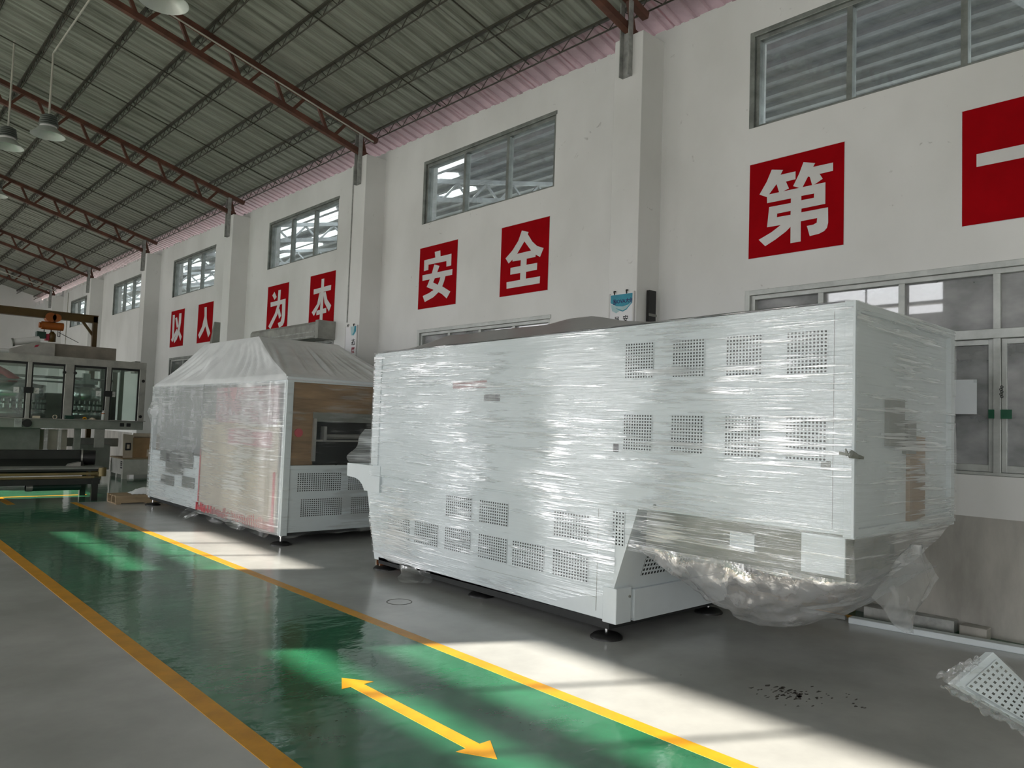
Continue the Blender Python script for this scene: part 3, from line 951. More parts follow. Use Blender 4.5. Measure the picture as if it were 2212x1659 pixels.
r, x = banner(5.47, 5.82, 3.16, 1.9, 'white banner with teal NOVA header on the near pillar above the big machine')
R_, U_ = (0, -1, 0), (0, 0, 1)
Yb = lambda u: 5.82 - .35 * u
MB().prism([(Yb(.05), 3.15), (Yb(.97), 3.15), (Yb(.97), 3.06), (Yb(.8), 3.02), (Yb(.55), 3.005), (Yb(.3), 3.015), (Yb(.05), 3.06)], 'x', x - .002, x - .0005).build('header_print', 'teal', r)
MB().prism([(Yb(.05), 3.05), (Yb(.3), 3.013), (Yb(.55), 3.003), (Yb(.8), 3.018), (Yb(.97), 3.058), (Yb(.75), 2.965), (Yb(.58), 2.945), (Yb(.45), 2.96), (Yb(.3), 2.935), (Yb(.12), 2.965)], 'x', x - .0018, x - .0004).build('wave_print', 'tealpale', r)
MB().prism([(Yb(.25), 3.0), (Yb(.45), 2.962), (Yb(.58), 2.948), (Yb(.72), 2.965), (Yb(.97), 3.04), (Yb(.97), 3.055), (Yb(.72), 2.978), (Yb(.58), 2.958), (Yb(.45), 2.974)], 'x', x - .003, x - .002).build('wave_line', 'teal', r)
lg = MB()
lg.box(x - .0035, x - .002, Yb(.265), Yb(.155), 3.035, 3.043).box(x - .0035, x - .002, Yb(.265), Yb(.155), 3.09, 3.098).box(x - .0035, x - .002, Yb(.175), Yb(.155), 3.035, 3.098).box(x - .0035, x - .002, Yb(.265), Yb(.245), 3.035, 3.098).box(x - .0035, x - .002, Yb(.23), Yb(.20), 3.05, 3.078)
lg.build('logo_mark', 'navy', r)
text_mesh('NOVA大创', .06, 'header_text', 'navy', r, (x - .0035, Yb(.6), 3.066), R_, U_, bold=.0012)
for ch, u, z in (('安', .70, 2.855), ('全', .70, 2.765), ('员', .33, 2.85), ('工', .33, 2.76)):
    text_mesh(ch, .085, 'printed_character', 'ink', r, (x - .001, Yb(u), z), R_, U_, bold=.0012)
r, x = banner(11.49, 11.86, 3.22, 1.9, 'white banner with vertical black text on the pillar left of the big machine')
Yc = lambda u: 11.86 - .37 * u
MB().prism([(Yc(.45), 3.215), (Yc(.97), 3.215), (Yc(.97), 3.12), (Yc(.75), 3.05), (Yc(.55), 3.06), (Yc(.5), 3.1)], 'x', x - .002, x - .0005).build('header_print', 'tealpale', r)
MB().prism([(Yc(.8), 3.215), (Yc(.97), 3.215), (Yc(.97), 3.13), (Yc(.75), 3.06), (Yc(.62), 3.07), (Yc(.76), 3.11)], 'x', x - .003, x - .002).build('wave_print', 'teal', r)
for ch, z, mm in (('态', 2.93, 'ink'), ('度', 2.79, 'inkred'), ('决', 2.65, 'ink'), ('定', 2.51, 'ink')):
    text_mesh(ch, .12, 'printed_character', mm, r, (x - .001, Yc(.74), z), R_, U_, bold=.002)

# ================================================================== BIG WRAPPED MACHINE (near)
def nz3(x, y, z, s=1.0):
    return noise.noise(Vector((x * s, y * s, z * s)))


def foot(parent, x, y, ztop, pad=.125):
    MB().lathe([(pad, 0), (pad, .012), (pad * .8, .032), (.03, .045), (0, .045)], (x, y, 0), 24).build('foot_pad', 'rubber', parent)
    MB().cyl((x, y, .04), (x, y, ztop), .013, 10).build('foot_stem', 'chrome', parent)
    MB().cyl((x, y, ztop - .045), (x, y, ztop - .015), .03, 6).build('foot_nut', 'chrome', parent)


m1 = empty('wrapped_machine', (5.3, 4.6, 0), 'large white machine wrapped in clear stretch film, nearest the camera on adjustable feet', 'machine', 'film-wrapped machines')
XF, XB = 4.52, 6.16
low_prof = [(3.74, .15), (3.77, .37), (3.55, 1.02), (7.2, 1.02), (7.28, .83), (7.08, .12)]
MB().prism(low_prof, 'x', XF, 6.05).build('lower_cabinet', 'powder', m1, bevel=.006)
ledge = [(7.0, 1.11), (7.68, 1.11), (7.68, .965), (7.5, .955), (7.42, .935), (7.35, .895), (7.30, .83), (7.0, .83)]
MB().prism(ledge, 'x', 4.491, 6.05).build('infeed_ledge', 'powder', m1, bevel=.005)
MB().box(XF - .012, XF + .17, 3.725, 3.86, .135, .40).build('corner_post', 'powder', m1, bevel=.006)
MB().box(XF + .0, 6.0, 3.8, 7.0, .085, .15).build('base_rail', 'dark', m1)
# seams of the lower doors
mb = MB()
mb.box(XF - .002, XF + .001, 3.93, 3.934, .2, .98)
mb.box(XF - .002, XF + .001, 3.93, 5.4, .30, .304)
mb.build('door_seam', 'steel_dull', m1)
zt = lambda y: 2.33 + (7.16 - y) / 5.19 * .072
MB().hexa([(4.5, 1.99, 1.02), (XB, 1.99, 1.0), (XB, 7.16, 1.02), (4.5, 7.16, 1.02),
           (4.5, 1.99, zt(1.97)), (XB, 1.99, zt(1.97)), (XB, 7.16, zt(7.16)), (4.5, 7.16, zt(7.16))]).build('upper_cabinet', 'powder', m1, bevel=.004)
# near end frame
e = MB()
e.box(4.488, 4.56, 1.955, 2.02, 1.01, zt(1.97) + .006).box(XB - .07, XB, 1.955, 2.02, .99, zt(1.97) + .004)
e.box(4.5, XB, 1.955, 2.02, zt(1.97) - .06, zt(1.97) + .005).box(4.5, XB, 1.955, 2.02, 1.0, 1.06)
e.build('end_frame', 'powder', m1, bevel=.004)
e = MB().box(5.35, 5.62, 1.965, 1.99, 1.05, 1.62)
e.build('end_panel', 'brownply', m1)
MB().box(5.0, 5.25, 1.96, 1.99, 1.55, 1.85).box(5.28, 5.42, 1.95, 1.99, 1.5, 1.72).build('drive_unit', 'steel_dull', m1)
MB().box(4.4985, 4.501, 2.085, 2.088, 1.05, zt(2) - .05).build('corner_seam', 'fadedink', m1)
far = MB()
far.hexa([(4.485, 7.05, 1.12), (6.16, 7.05, 1.12), (6.16, 7.18, 1.12), (4.485, 7.18, 1.12), (4.485, 7.05, 2.32), (6.16, 7.05, 2.32), (6.16, 7.18, 2.32), (4.485, 7.18, 2.32)])
far.build('end_frame', 'powder', m1, bevel=.006)
MB().box(4.7, 5.9, 7.18, 7.5, 1.11, 1.5).build('infeed_guard', 'powder', m1, bevel=.05)
# vents
R1 = (0, -1, 0)
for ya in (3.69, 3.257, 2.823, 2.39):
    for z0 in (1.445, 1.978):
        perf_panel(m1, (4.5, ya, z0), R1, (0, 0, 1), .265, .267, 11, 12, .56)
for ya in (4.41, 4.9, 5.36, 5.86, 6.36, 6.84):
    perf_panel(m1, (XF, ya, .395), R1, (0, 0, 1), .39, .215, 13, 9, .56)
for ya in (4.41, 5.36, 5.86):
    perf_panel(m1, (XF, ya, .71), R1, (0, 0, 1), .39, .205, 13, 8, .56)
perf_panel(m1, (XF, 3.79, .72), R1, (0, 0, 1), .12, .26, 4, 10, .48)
# slanted end wall vent
sl = Vector((0, 3.55 - 3.77, 1.02 - .37)).normalized()
perf_panel(m1, Vector((4.8, 3.77, .37)) + sl * .1 + Vector((0, -.001, 0)), (1, 0, 0), sl, .62, .30, 16, 8, .56)
MB().box(4.74, 6.0, 3.735, 3.77, .13, .37).build('end_plate', 'powder', m1, bevel=.003)
for y, z in ((3.745, .33),):
    MB().cyl((4.66, y - .03, z), (4.66, y + .02, z), .01, 8).build('screw', 'steel_dull', m1)
MB().cyl((4.488, 3.383, 1.055), (4.505, 3.383, 1.055), .012, 10).build('screw', 'steel_dull', m1)
# under-frame below the overhang
u = MB()
u.box(4.56, 4.64, 2.03, 3.5, .72, 1.02).box(4.56, 4.95, 2.03, 2.1, .78, 1.02).box(4.56, 4.7, 2.03, 2.5, .74, 1.02)
u.box(5.2, 5.28, 2.03, 3.5, .74, 1.02).box(4.56, 5.28, 2.95, 3.0, .76, .82)
u.build('under_frame', 'steel_dull', m1)
MB().box(4.545, 4.56, 2.03, 2.3, .765, 1.0).box(4.545, 4.56, 2.62, 2.8, .83, .94).build('guard_plate', 'powder', m1)
MB().box(4.9, 5.2, 2.5, 3.3, .80, 1.0).build('drive_motor', 'steel_dull', m1)
for x, y in ((4.583, 3.874), (5.97, 3.88), (4.66, 7.2 - .12), (5.9, 7.0), (4.7, 5.5)):
    foot(m1, x, y, .15)
# printed mark, label, strap
MB().box(4.4985, 4.4995, 5.30, 5.80, 1.93, 2.0).build('printed_logo', 'fadedred', m1)
MB().box(4.4985, 4.4995, 5.11, 5.33, 1.81, 1.87).build('printed_text_bar', 'fadedink', m1)
MB().box(4.497, 4.4995, 3.735, 3.785, 1.425, 1.485).build('type_plate', 'ink', m1)
MB().box(4.497, 4.4995, 2.10, 2.16, 1.395, 1.45).build('type_plate', 'steel_dull', m1)
MB().bar((4.472, 2.03, 1.502), (4.466, 1.95, 1.493), .03, .016).bar((4.466, 1.945, 1.495), (4.55, 1.94, 1.478), .03, .016).cyl((4.45, 1.96, 1.50), (4.485, 1.93, 1.485), .026, 8, r2=.012).cyl((4.46, 1.98, 1.49), (4.45, 1.99, 1.53), .012, 6, r2=.004).build('tie_strap', 'steel_dull', m1)

# grey sheet over the top
rp = [(7.15, 4.92, 2.36), (6.95, 4.94, 2.44), (6.55, 5.0, 2.545), (5.9, 5.05, 2.555), (5.15, 5.1, 2.57), (4.85, 5.1, 2.60), (4.56, 5.1, 2.605), (4.22, 5.1, 2.53), (3.9, 5.1, 2.50), (3.3, 5.1, 2.46), (2.6, 5.1, 2.425), (2.02, 5.1, 2.41)]


def ridge(y):
    for a, b in zip(rp[:-1], rp[1:]):
        if a[0] >= y >= b[0]:
            t = (a[0] - y) / (a[0] - b[0])
            return a[1] + (b[1] - a[1]) * t, a[2] + (b[2] - a[2]) * t
    return rp[-1][1:]


def top_sheet(u, v):
    y = 7.15 - u * 5.12
    rx, rz = ridge(y)
    ze = zt(y) + .008
    if v < .35:
        t = v / .35
        return (4.505 + (rx - 4.505) * t, y, ze + (rz - ze) * t ** 1.15 + .008 * nz3(y * 2, v * 6, 1))
    if v < .6:
        t = (v - .35) / .25
        return (rx + .45 * t, y, rz + .012 * nz3(y * 2, v * 6, 1))
    t = (v - .6) / .4
    return (rx + .45 + (XB - rx - .45) * t, y, rz + (ze - rz) * t)


MB().grid(top_sheet, 60, 20).build('cover_sheet', 'tarp_dark', m1)

# stretch film
def f_front(u, v):
    y = 7.19 - u * 5.225
    z = 1.0 + v * (zt(y) + .005 - 1.0)
    return (4.484 - .010 * nz3(y, z * 5, 3, 1.2) - .004, y, z)


MB().grid(f_front, 70, 30).build('film_front', 'film', m1)


def f_low(u, v):
    y = 7.2 - u * 3.45
    zb = .15 + .22 * max(0, (u - .72) / .28) ** 1.5 + .03 * nz3(y * 2.3, 0, 7) + .04 * math.exp(-((y - 7.0) / .15) ** 2)
    z = zb + (1.01 - zb) * v
    ye = 7.08 + (z - .12) * .28 if y > 7.0 else y
    yy = min(y, ye) if u < .06 else y
    return (4.506 - .008 * nz3(y, z * 5, 9, 1.5), yy, z)


MB().grid(f_low, 60, 20).build('film_lower', 'film', m1)


def f_skirt(u, v):
    y = 3.74 - u * 1.78
    zb = .70 + .02 * u + .02 * nz3(y * 3, 0, 5)
    return (4.50 + .03 * (1 - v) - .012 * nz3(y, v * 4, 2, 2), y, zb + (1.03 - zb) * v)


MB().grid(f_skirt, 30, 10).build('film_skirt', 'film', m1)


def f_end(u, v):
    x = 4.49 + u * 1.68
    z = 1.0 + v * (zt(1.97) + .004 - 1.0)
    return (x, 1.948 - .01 * nz3(x * 1.5, z * 3, 4), z)


MB().grid(f_end, 26, 26).build('film_end', 'film_end', m1)


def f_taper(u, v):
    # film pulled in under the near end: wide at the top, gathered below
    x0, x1 = 4.50, 4.78 + 1.37 * v ** .62
    zb = .72 - .03 * u + .02 * nz3(u * 6, 0, 1)
    z = zb + (1.02 - zb) * v
    return (x0 + (x1 - x0) * u, 1.945 + .05 * (1 - v) + .02 * nz3(u * 5, v * 4, 2), z)


MB().grid(f_taper, 30, 24).build('film_taper', 'film2', m1)


def f_top(u, v):
    y = 7.12 - u * 5.12
    return (4.488 + v * .30, y, zt(y) + .012 + .015 * v + .004 * nz3(y * 6, v * 5, 0))


MB().grid(f_top, 60, 4).build('film_top', 'film', m1)


def f_far(u, v):
    z = 1.12 + v * .38
    return (4.49 + u * .9, 7.2 + (.44 - .3 * v ** 1.5 + .1 * math.sin(v * 9) * (1 - v)) * (1 - .2 * u), z)


MB().grid(f_far, 10, 14).build('film_far_end', 'film2', m1)


# sagging clear sheet under the overhang
def f_drape(u, v):
    y = 3.66 - u * 1.78
    s = math.sin(math.pi * min(1, max(0, u))) ** .9
    th = math.pi * v
    depth = .50 * s
    cr = .05 * abs(nz3(u * 7 + v * 3, v * 6, 8)) + .03 * abs(nz3(u * 17, v * 13 + u * 6, 2)) + .02 * nz3(u * 4, v * 4, 5)
    cr *= s * min(1, 6 * v * (1 - v))
    x = 4.50 + .56 * (1 - math.cos(th)) + cr * 1.2
    z = .755 - depth * math.sin(th) ** .9 + cr
    return (x, y, z)


MB().grid(f_drape, 90, 70).build('sagging_sheet', 'drape', m1)


# loose bag corner hanging from the end
def f_bag(u, v):
    # u across, v down; diamond outline
    wdt = .06 + 1.0 * (v / .5 if v < .5 else (1 - v) / .5) * .46
    wdt = max(wdt, .02)
    x = 5.2 - .12 * v + (u - .5) * 2 * wdt
    z = .93 - .52 * v + .02 * nz3(u * 4, v * 4, 3)
    return (x, 1.86 + .03 * math.sin(u * 6 + v * 3) + .05 * abs(nz3(u * 3, v * 3, 6)), z)


MB().grid(f_bag, 16, 20).build('loose_film_bag', 'bag', m1)


def f_tail(u, v):
    y = 6.55 - u * .55
    return (4.49 - .10 * v * v - .04 * math.sin(u * 9), y - .1 * v + .03 * math.sin(v * 6), .16 - .11 * v - .03 * math.sin(u * 5) * v)


MB().grid(f_tail, 12, 8).build('film_tail', 'film_clear', m1)

# brown pipe on the floor behind the far foot
o = MB().ring((4.6, 7.13, .062), (5.3, 7.0, .062), .058, .05, 20).build('plastic_pipe', 'pvc', origin=(4.6, 7.13, 0))
tag(o, 'brown plastic pipe end lying on the floor beneath the big machine', 'pipe')
MB().ring((4.594, 7.131, .062), (4.604, 7.129, .062), .0585, .0495, 20).build('pipe_rim', 'card_pale', o)

# ================================================================== SECOND WRAPPED MACHINE
m2 = empty('wrapped_machine', (5.3, 11.5, 0), 'wrapped machine with tented white plastic roof and pink board, left of the big one', 'machine', 'film-wrapped machines')
X0, X1, YN, YF = 4.36, 6.3, 9.0, 14.15
MB().box(X0 + .012, X1, YN + .02, YF, .15, .96).build('lower_cabinet', 'powder', m2, bevel=.006)
MB().box(X0 + .02, X1 - .02, YN + .1, YF - .05, .10, .15).build('base_rail', 'dark', m2)
MB().box(4.5, X1, YN + .55, YF - .02, .96, 2.08).build('inner_cabinet', 'steel_dull', m2)
e = MB()
e.box(X0, X0 + .09, YN, YN + .09, .12, 2.12).box(X0, X0 + .07, YF - .07, YF, .13, 2.06).box(X1 - .08, X1, YN, YN + .08, .12, 2.12)
e.box(X0, X1, YN, YN + .06, 2.05, 2.12).box(X0, X0 + .05, YN, YF, 2.03, 2.09).box(X0, X1, YN, YN + .05, .94, 1.0)
e.build('frame', 'powder', m2, bevel=.004)
b = MB()
b.box(X0 + .09, X1, YN + .02, YN + .05, 1.58, 2.06).box(X0 + .09, 4.76, YN + .02, YN + .05, 1.0, 1.6)
b.build('plywood_panel', 'brownply', m2)
MB().box(4.74, 5.95, YN + .012, YN + .03, 1.56, 1.68).build('slot_hood', 'steel_dull', m2)
MB().box(4.76, 5.95, YN + .3, YN + .33, 1.0, 1.6).build('slot_back', 'dark', m2)
MB().box(4.74, 4.78, YN - .02, YN + .1, 1.05, 1.6).box(4.9, 4.94, YN, YN + .1, 1.3, 1.5).build('slot_guide', 'steel', m2)
MB().cyl((4.94, YN + .12, 1.37), (5.95, YN + .12, 1.37), .035, 14).build('roller', 'steel', m2)
MB().box(4.78, 5.95, YN + .03, YN + .07, 1.30, 1.325).build('slot_rail', 'steel', m2)
MB().cyl((5.1, YN + .005, .985), (5.1, YN + .02, .985), .02, 12).build('button', 'rubber', m2)
MB().cyl((4.545, YN + .0, 1.41), (4.545, YN + .02, 1.41), .055, 18).build('warning_disc', 'redboard', m2)
for x in (4.56, 5.29):
    perf_panel(m2, (x, YN + .02, .66), (1, 0, 0), (0, 0, 1), .63, .24, 20, 9, .56)
    perf_panel(m2, (x + .06, YN + .02, .34), (1, 0, 0), (0, 0, 1), .60, .23, 20, 9, .56)
for x, y in ((4.41, 9.08), (4.42, 14.05), (6.1, 9.1), (6.1, 14.0)):
    foot(m2, x, y, .15)
# boards packed against the front
MB().box(4.335, 4.358, 9.12, 11.75, .16, 1.55).build('packing_board', 'beige', m2)
MB().box(4.33, 4.357, 9.18, 11.2, 1.50, 2.0).build('packing_board', 'pinkboard', m2)
MB().box(4.328, 4.336, 9.3, 10.7, 1.2, 1.42).build('packing_board', 'pinkboard', m2)
mb = MB()
y = 9.12
while y < 11.75:
    h = random.uniform(.12, .2)
    mb.box(4.328, 4.338, y, y + .035, .13 + .03 * random.random(), .13 + h)
    y += .055
mb.build('red_fringe', 'redboard', m2, kind='stuff')
MB().box(4.328, 4.337, 9.16, 9.22, .2, .9).box(4.328, 4.337, 11.70, 11.74, .3, 1.1).build('red_edge', 'redboard', m2)
for (a, b, c, d) in ((12.1, 12.7, .75, 1.08), (12.5, 13.3, .62, .95), (13.1, 13.6, .8, 1.0), (12.0, 12.5, .45, .62), (12.9, 13.5, .42, .58), (12.3, 12.45, 1.08, 1.2)):
    MB().box(4.346, 4.366, a, b, c, d).build('dark_fitting', 'sink', m2, bevel=.01)


def hang(u, v):
    y = 14.08 - u * 4.9
    low = 1.02 + .16 * nz3(y * .9, 0, 4) + (.45 if y < 11.6 else 0)
    return (4.333 - .014 * abs(nz3(y * 3.2, v * .7, 2)) - .006 * v, y, 2.06 - (2.06 - low) * v)


MB().grid(hang, 120, 12).build('hanging_sheet', 'bag', m2)
# grey side box seen between the two machines
MB().box(5.6, 5.95, 8.8, 9.0, 1.15, 1.9).build('side_guard', 'steel_dull', m2)


# tented plastic
def tent(u, v):
    # rectangular rings from eave (v=0) to the flat top (v=1)
    ex0, ex1, ey0, ey1 = X0 - .015, X1 + .02, YN - .015, YF + .02
    tx0, tx1, ty0, ty1 = 4.86, 6.2, 11.06, 13.26
    per = u * 4
    k = int(per) % 4
    t = per - int(per)
    if u >= 1: k, t = 3, 1.0
    ce_ = [(ex0, ey0), (ex0, ey1), (ex1, ey1), (ex1, ey0), (ex0, ey0)]
    ct = [(tx0, ty0), (tx0, ty1), (tx1, ty1), (tx1, ty0), (tx0, ty0)]
    a = [ce_[k][i] + (ce_[k + 1][i] - ce_[k][i]) * t for i in (0, 1)]
    c = [ct[k][i] + (ct[k + 1][i] - ct[k][i]) * t for i in (0, 1)]
    ez = 2.125 - .05 * (a[1] - YN) / (YF - YN)
    z = ez + (2.805 - ez) * v
    if v < .04: z = ez - .05 + v / .04 * (.05 + (2.805 - ez) * .04)
    sag = math.sin(math.pi * v) * .05
    q = nz3(u * 62 + v * 2.5, v * .6, 3.1)
    q2 = 0.0
    for uu, vv, s_ in ((.245, .55, 1), (.02, .5, -1), (.99, .5, 1), (.10, .4, .6), (.16, .4, -.6), (.75, .5, .8)):
        dd = (u - uu - s_ * .05 * (1 - v)) / (.006 + .012 * (1 - v))
        q2 += math.exp(-dd * dd)
    fold = .085 * math.sin(math.pi * min(1, v * 1.1)) * (abs(q) * 1.6 - .35 + .5 * q2)
    x = a[0] + (c[0] - a[0]) * v
    y = a[1] + (c[1] - a[1]) * v
    if v < .04: x, y = a[0], a[1]
    fold *= math.sin(math.pi * min(1, max(0, t))) ** .35
    ox, oy = ((-1, 0), (0, 1), (1, 0), (0, -1))[k]
    return (x + fold * ox, y + fold * oy, z - sag + fold * .5)


mb = MB().grid(tent, 360, 25)
mb.add([(4.86, 11.06, 2.806), (6.2, 11.06, 2.806), (6.2, 13.26, 2.806), (4.86, 13.26, 2.806)], [(0, 1, 2, 3)])
mb.build('plastic_tent', 'tarp', m2)


def g_front(u, v):
    y = 14.14 - u * 5.12
    zb = .17 + .02 * nz3(y * 4, 0, 2) - (.04 if y < 11.7 else 0)
    bulge = .05 if y < 11.72 else .012
    zz = zb + (2.06 - zb) * v
    bulge = bulge * min(1, (y - 9.02) / .3 + .1) if y < 9.3 else bulge
    bulge += .07 * math.exp(-((y - 14.1) / .25) ** 2 - ((zz - 1.62) / .12) ** 2)
    return (X0 - bulge - .02 * nz3(y * 1.1, zz * 2.0, 6) - .01, y, zz)


MB().grid(g_front, 70, 30).build('film_front', 'film2', m2)


def g_end(u, v):
    x = X0 - .01 + u * 1.75
    zb = .12 + .05 * nz3(x * 3, 0, 8)
    z = zb + (2.04 - zb) * v
    return (x, YN - .02 - .02 * nz3(x * 2, z * 2, 1), z)


MB().grid(g_end, 24, 24).build('film_end', 'film_clear', m2)


def g_tail(u, v):
    y = 11.95 - u * .5
    return (4.33 - .12 * v - .05 * math.sin(u * 8 + v * 3), y + .2 * v, .18 - .16 * v + .03 * math.sin(u * 12))


MB().grid(g_tail, 12, 8).build('film_tail', 'film_clear', m2)
MB().grid(lambda u, v: (4.30 - .04 * v - .03 * math.sin(u * 20), 11.2 - u * 2.1, .16 - .07 * v * abs(math.sin(u * 9)) - .02 * v), 40, 4).build('film_hem', 'film_clear', m2)

# ================================================================== SHUTTER HOUSING, WALL BITS
sh = empty('roller_shutter', (7.0, 14.5, 3.1), 'grey roller shutter housing on the wall under two red signs', 'shutter')
box_prof = [(6.86, 3.12), (7.2, 3.12), (7.2, 3.435), (6.9, 3.435), (6.86, 3.38)]
MB().prism(box_prof, 'y', 13.0, 16.05).build('housing', 'shutter', sh, bevel=.005)
for k in range(3):
    MB().box(6.845 + .01 * k, 6.87, 13.15, 16.0, 3.14 + .09 * k, 3.16 + .09 * k).build('housing_rib', 'galv', sh)
MB().box(6.84, 7.2, 12.98, 13.1, 3.1, 3.45).build('end_plate', 'shutter', sh, bevel=.004)
for k in range(8):
    MB().box(7.26, 7.29, 13.06, 15.99, 3.18 - .11 * (k + 1), 3.18 - .11 * k - .012).build('shutter_slat', 'galv', sh)
MB().box(7.2, 7.3, 13.03, 13.09, 0, 3.15).build('guide_rail', 'galv', sh)
MB().box(7.2, 7.3, 15.96, 16.02, 0, 3.15).build('guide_rail', 'galv', sh)

o = MB().box(6.97, 7.09, 5.385, 5.43, 1.9, 3.20).build('dark_board', 'rubber', origin=(7.0, 5.4, 1.9))
o.location.z = 1.9
tag(o, 'tall black board strapped upright to the near side of the bannered pillar', 'board')
MB().box(6.96, 7.10, 5.377, 5.386, 2.2, 2.24).box(6.96, 7.10, 5.377, 5.386, 2.9, 2.93).build('strap', 'steel_dull', o)
o = MB().hexa([(6.95, 18.55, 3.0), (7.2, 18.55, 3.0), (7.2, 18.75, 3.0), (6.95, 18.75, 3.0), (7.02, 18.55, 3.86), (7.18, 18.55, 3.86), (7.18, 18.6, 3.86), (7.02, 18.6, 3.86)]).build('wall_bracket_board', 'steel_dull', origin=(7.1, 18.6, 3.0))
tag(o, 'dark tapered board standing out from the wall beside the farthest red signs', 'board')
MB().box(7.0, 7.19, 18.52, 18.55, 3.3, 3.34).build('board_cleat', 'galv', o)
jb = empty('junction_box', (6.75, 23.5, 2.9), 'grey electrical box on the distant pillar above the filling machine', 'box')
MB().box(6.66, 6.8, 23.42, 23.8, 2.72, 3.06).build('box_body', 'steel_dull', jb, bevel=.01)
MB().box(6.65, 6.662, 23.45, 23.77, 2.75, 3.03).build('box_lid', 'steel', jb, bevel=.004)

# paper and stickers on the near lower window
o = MB().box(7.2, 7.203, 2.117, 2.36, 1.825, 2.118).build('paper_notice', 'paper', origin=(7.2, 2.2, 1.82))
tag(o, 'white paper sheet taped to the near lower window pane', 'paper')
MB().box(7.197, 7.2, 2.10, 2.14, 2.09, 2.125).build('adhesive_tape', 'film_clear', o)
o = MB().box(7.19, 7.194, 1.86, 1.94, 1.79, 1.865).box(7.19, 7.194, 1.985, 2.03, 1.79, 1.865).build('green_sticker', 'stickgreen', origin=(7.19, 1.93, 1.79))
tag(o, 'dark green sticker across the sash joint of the near lower window', 'sticker')
ch = empty('lock_chain', (7.17, 1.925, 2.0), 'small dark chain hanging at the sash joint above the green sticker', 'chain')
for k in range(5):
    MB().ring((7.165, 1.925 + .006 * (k % 2), 1.97 + .02 * k), (7.172, 1.925 + .006 * (k % 2), 1.97 + .02 * k), .012, .007, 10).build('link', 'rubber', ch)

# ================================================================== STUFF ON THE FLOOR AT THE RIGHT
o = MB().hexa([(6.66, 2.94, 0), (6.76, 2.95, 0), (7.06, 1.0, 0), (6.96, .98, 0), (6.66, 2.94, .05), (6.76, 2.95, .05), (7.06, 1.0, .05), (6.96, .98, .05)]).build('white_channel', 'powder', origin=(6.8, 2.9, 0), bevel=.006)
tag(o, 'long white steel channel lying on the floor along the right wall', 'beam')
for i in range(3):
    t = i / 9 + .05
    MB().box(6.695 + .3 * t - .02, 6.70 + .3 * t + .002, 2.93 - 1.95 * t - .012, 2.93 - 1.95 * t + .012, .02, .032).build('bolt_hole', 'dark', o)
o = MB().hexa([(6.99, 2.95, 0), (7.19, 2.95, 0), (7.19, 2.25, 0), (7.09, 2.25, 0), (6.99, 2.95, .10), (7.19, 2.95, .10), (7.19, 2.25, .10), (7.09, 2.25, .10)]).build('steel_offcut', 'galv', origin=(7.1, 2.6, 0), bevel=.004)
tag(o, 'grey sheet steel offcut between the white channel and the wall', 'offcut')
o = MB().box(7.05, 7.17, 2.0, 2.2, 0, .09).build('concrete_block', 'concrete', origin=(7.1, 2.1, 0), bevel=.006)
tag(o, 'small concrete block against the wall right of the steel offcut', 'block')
o = MB().box(6.98, 7.18, 3.1, 4.3, 0, .05).box(6.98, 7.18, 3.1, 4.3, .17, .22).box(7.0, 7.06, 3.2, 3.28, .05, .17).box(7.0, 7.06, 4.1, 4.18, .05, .17).build('timber_pallet', 'wood', origin=(7.1, 3.7, 0), bevel=.004)
tag(o, 'low timber pallet under the sagging plastic against the wall', 'pallet')
o = MB().bar((6.72, 3.4, .02), (6.95, 2.9, .16), .03).bar((6.72, 3.4, .02), (6.75, 3.0, .02), .03).build('angle_iron', 'galv', origin=(6.8, 3.2, 0))
tag(o, 'thin grey angle iron leaning beyond the sagging plastic sheet', 'bar')

# near perforated guard at the right photo edge
gd = empty('wrapped_guard', (3.3, .75, 0), 'white perforated machine guard in torn film at the lower right photo edge', 'guard')
G = [Vector(p) for p in [(3.1, 0.982, 0.719),(3.25, 0.9, 0.829),(3.45, 0.726, 0.588),(3.36, 0.707, 0.525)
]]
gq = lambda u, v: (G[0] * (1 - u) + G[1] * u) * (1 - v) + (G[3] * (1 - u) + G[2] * u) * v
nn = (G[1] - G[0]).cross(G[3] - G[0]).normalized()
if nn.z < 0: nn = -nn
MB().hexa([p - nn * .045 for p in (G[0], G[3], G[2], G[1])] + [p for p in (G[0], G[3], G[2], G[1])]).build('guard_body', 'powder', gd, bevel=.003)
nu_, nv_ = 7, 15
us, vs_ = [0.0], [0.0]
for i in range(nu_): us += [(i + .28) / nu_, (i + .72) / nu_]
for j in range(nv_): vs_ += [(j + .28) / nv_, (j + .72) / nv_]
us.append(1.0); vs_.append(1.0)
pts = [gq(.08 + .84 * a, .07 + .9 * c) + nn * .005 for c in vs_ for a in us]
n_ = len(us)
pf = MB().add(pts, [(j * n_ + i, j * n_ + i + 1, (j + 1) * n_ + i + 1, (j + 1) * n_ + i) for j in range(len(vs_) - 1) for i in range(n_ - 1) if not (i % 2 == 1 and j % 2 == 1)]).build('vent_panel', 'powder', gd)
MB().hexa([gq(a, c) + nn * h for h in (.001, .002) for a, c in ((.085, .075), (.915, .075), (.915, .965), (.085, .965))]).build('vent_backing', 'steel_dull', pf)
MB().box(3.3, 3.42, .55, .67, 0, .5).box(3.2, 3.52, .45, .77, 0, .03).build('guard_stand', 'steel_dull', gd, bevel=.008)


def gfilm(u, v):
    p = gq(0, u * 1.02 - .02)
    w_ = (1 - math.exp(-3 * v))
    return p + nn * (.008 - .06 * v) + (gq(0, 0) - gq(1, 0)).normalized() * (.025 * w_ + .022 * nz3(u * 11, v * 5, 2)) + Vector((0, 0, .012 * nz3(u * 19, v * 5, 9)))


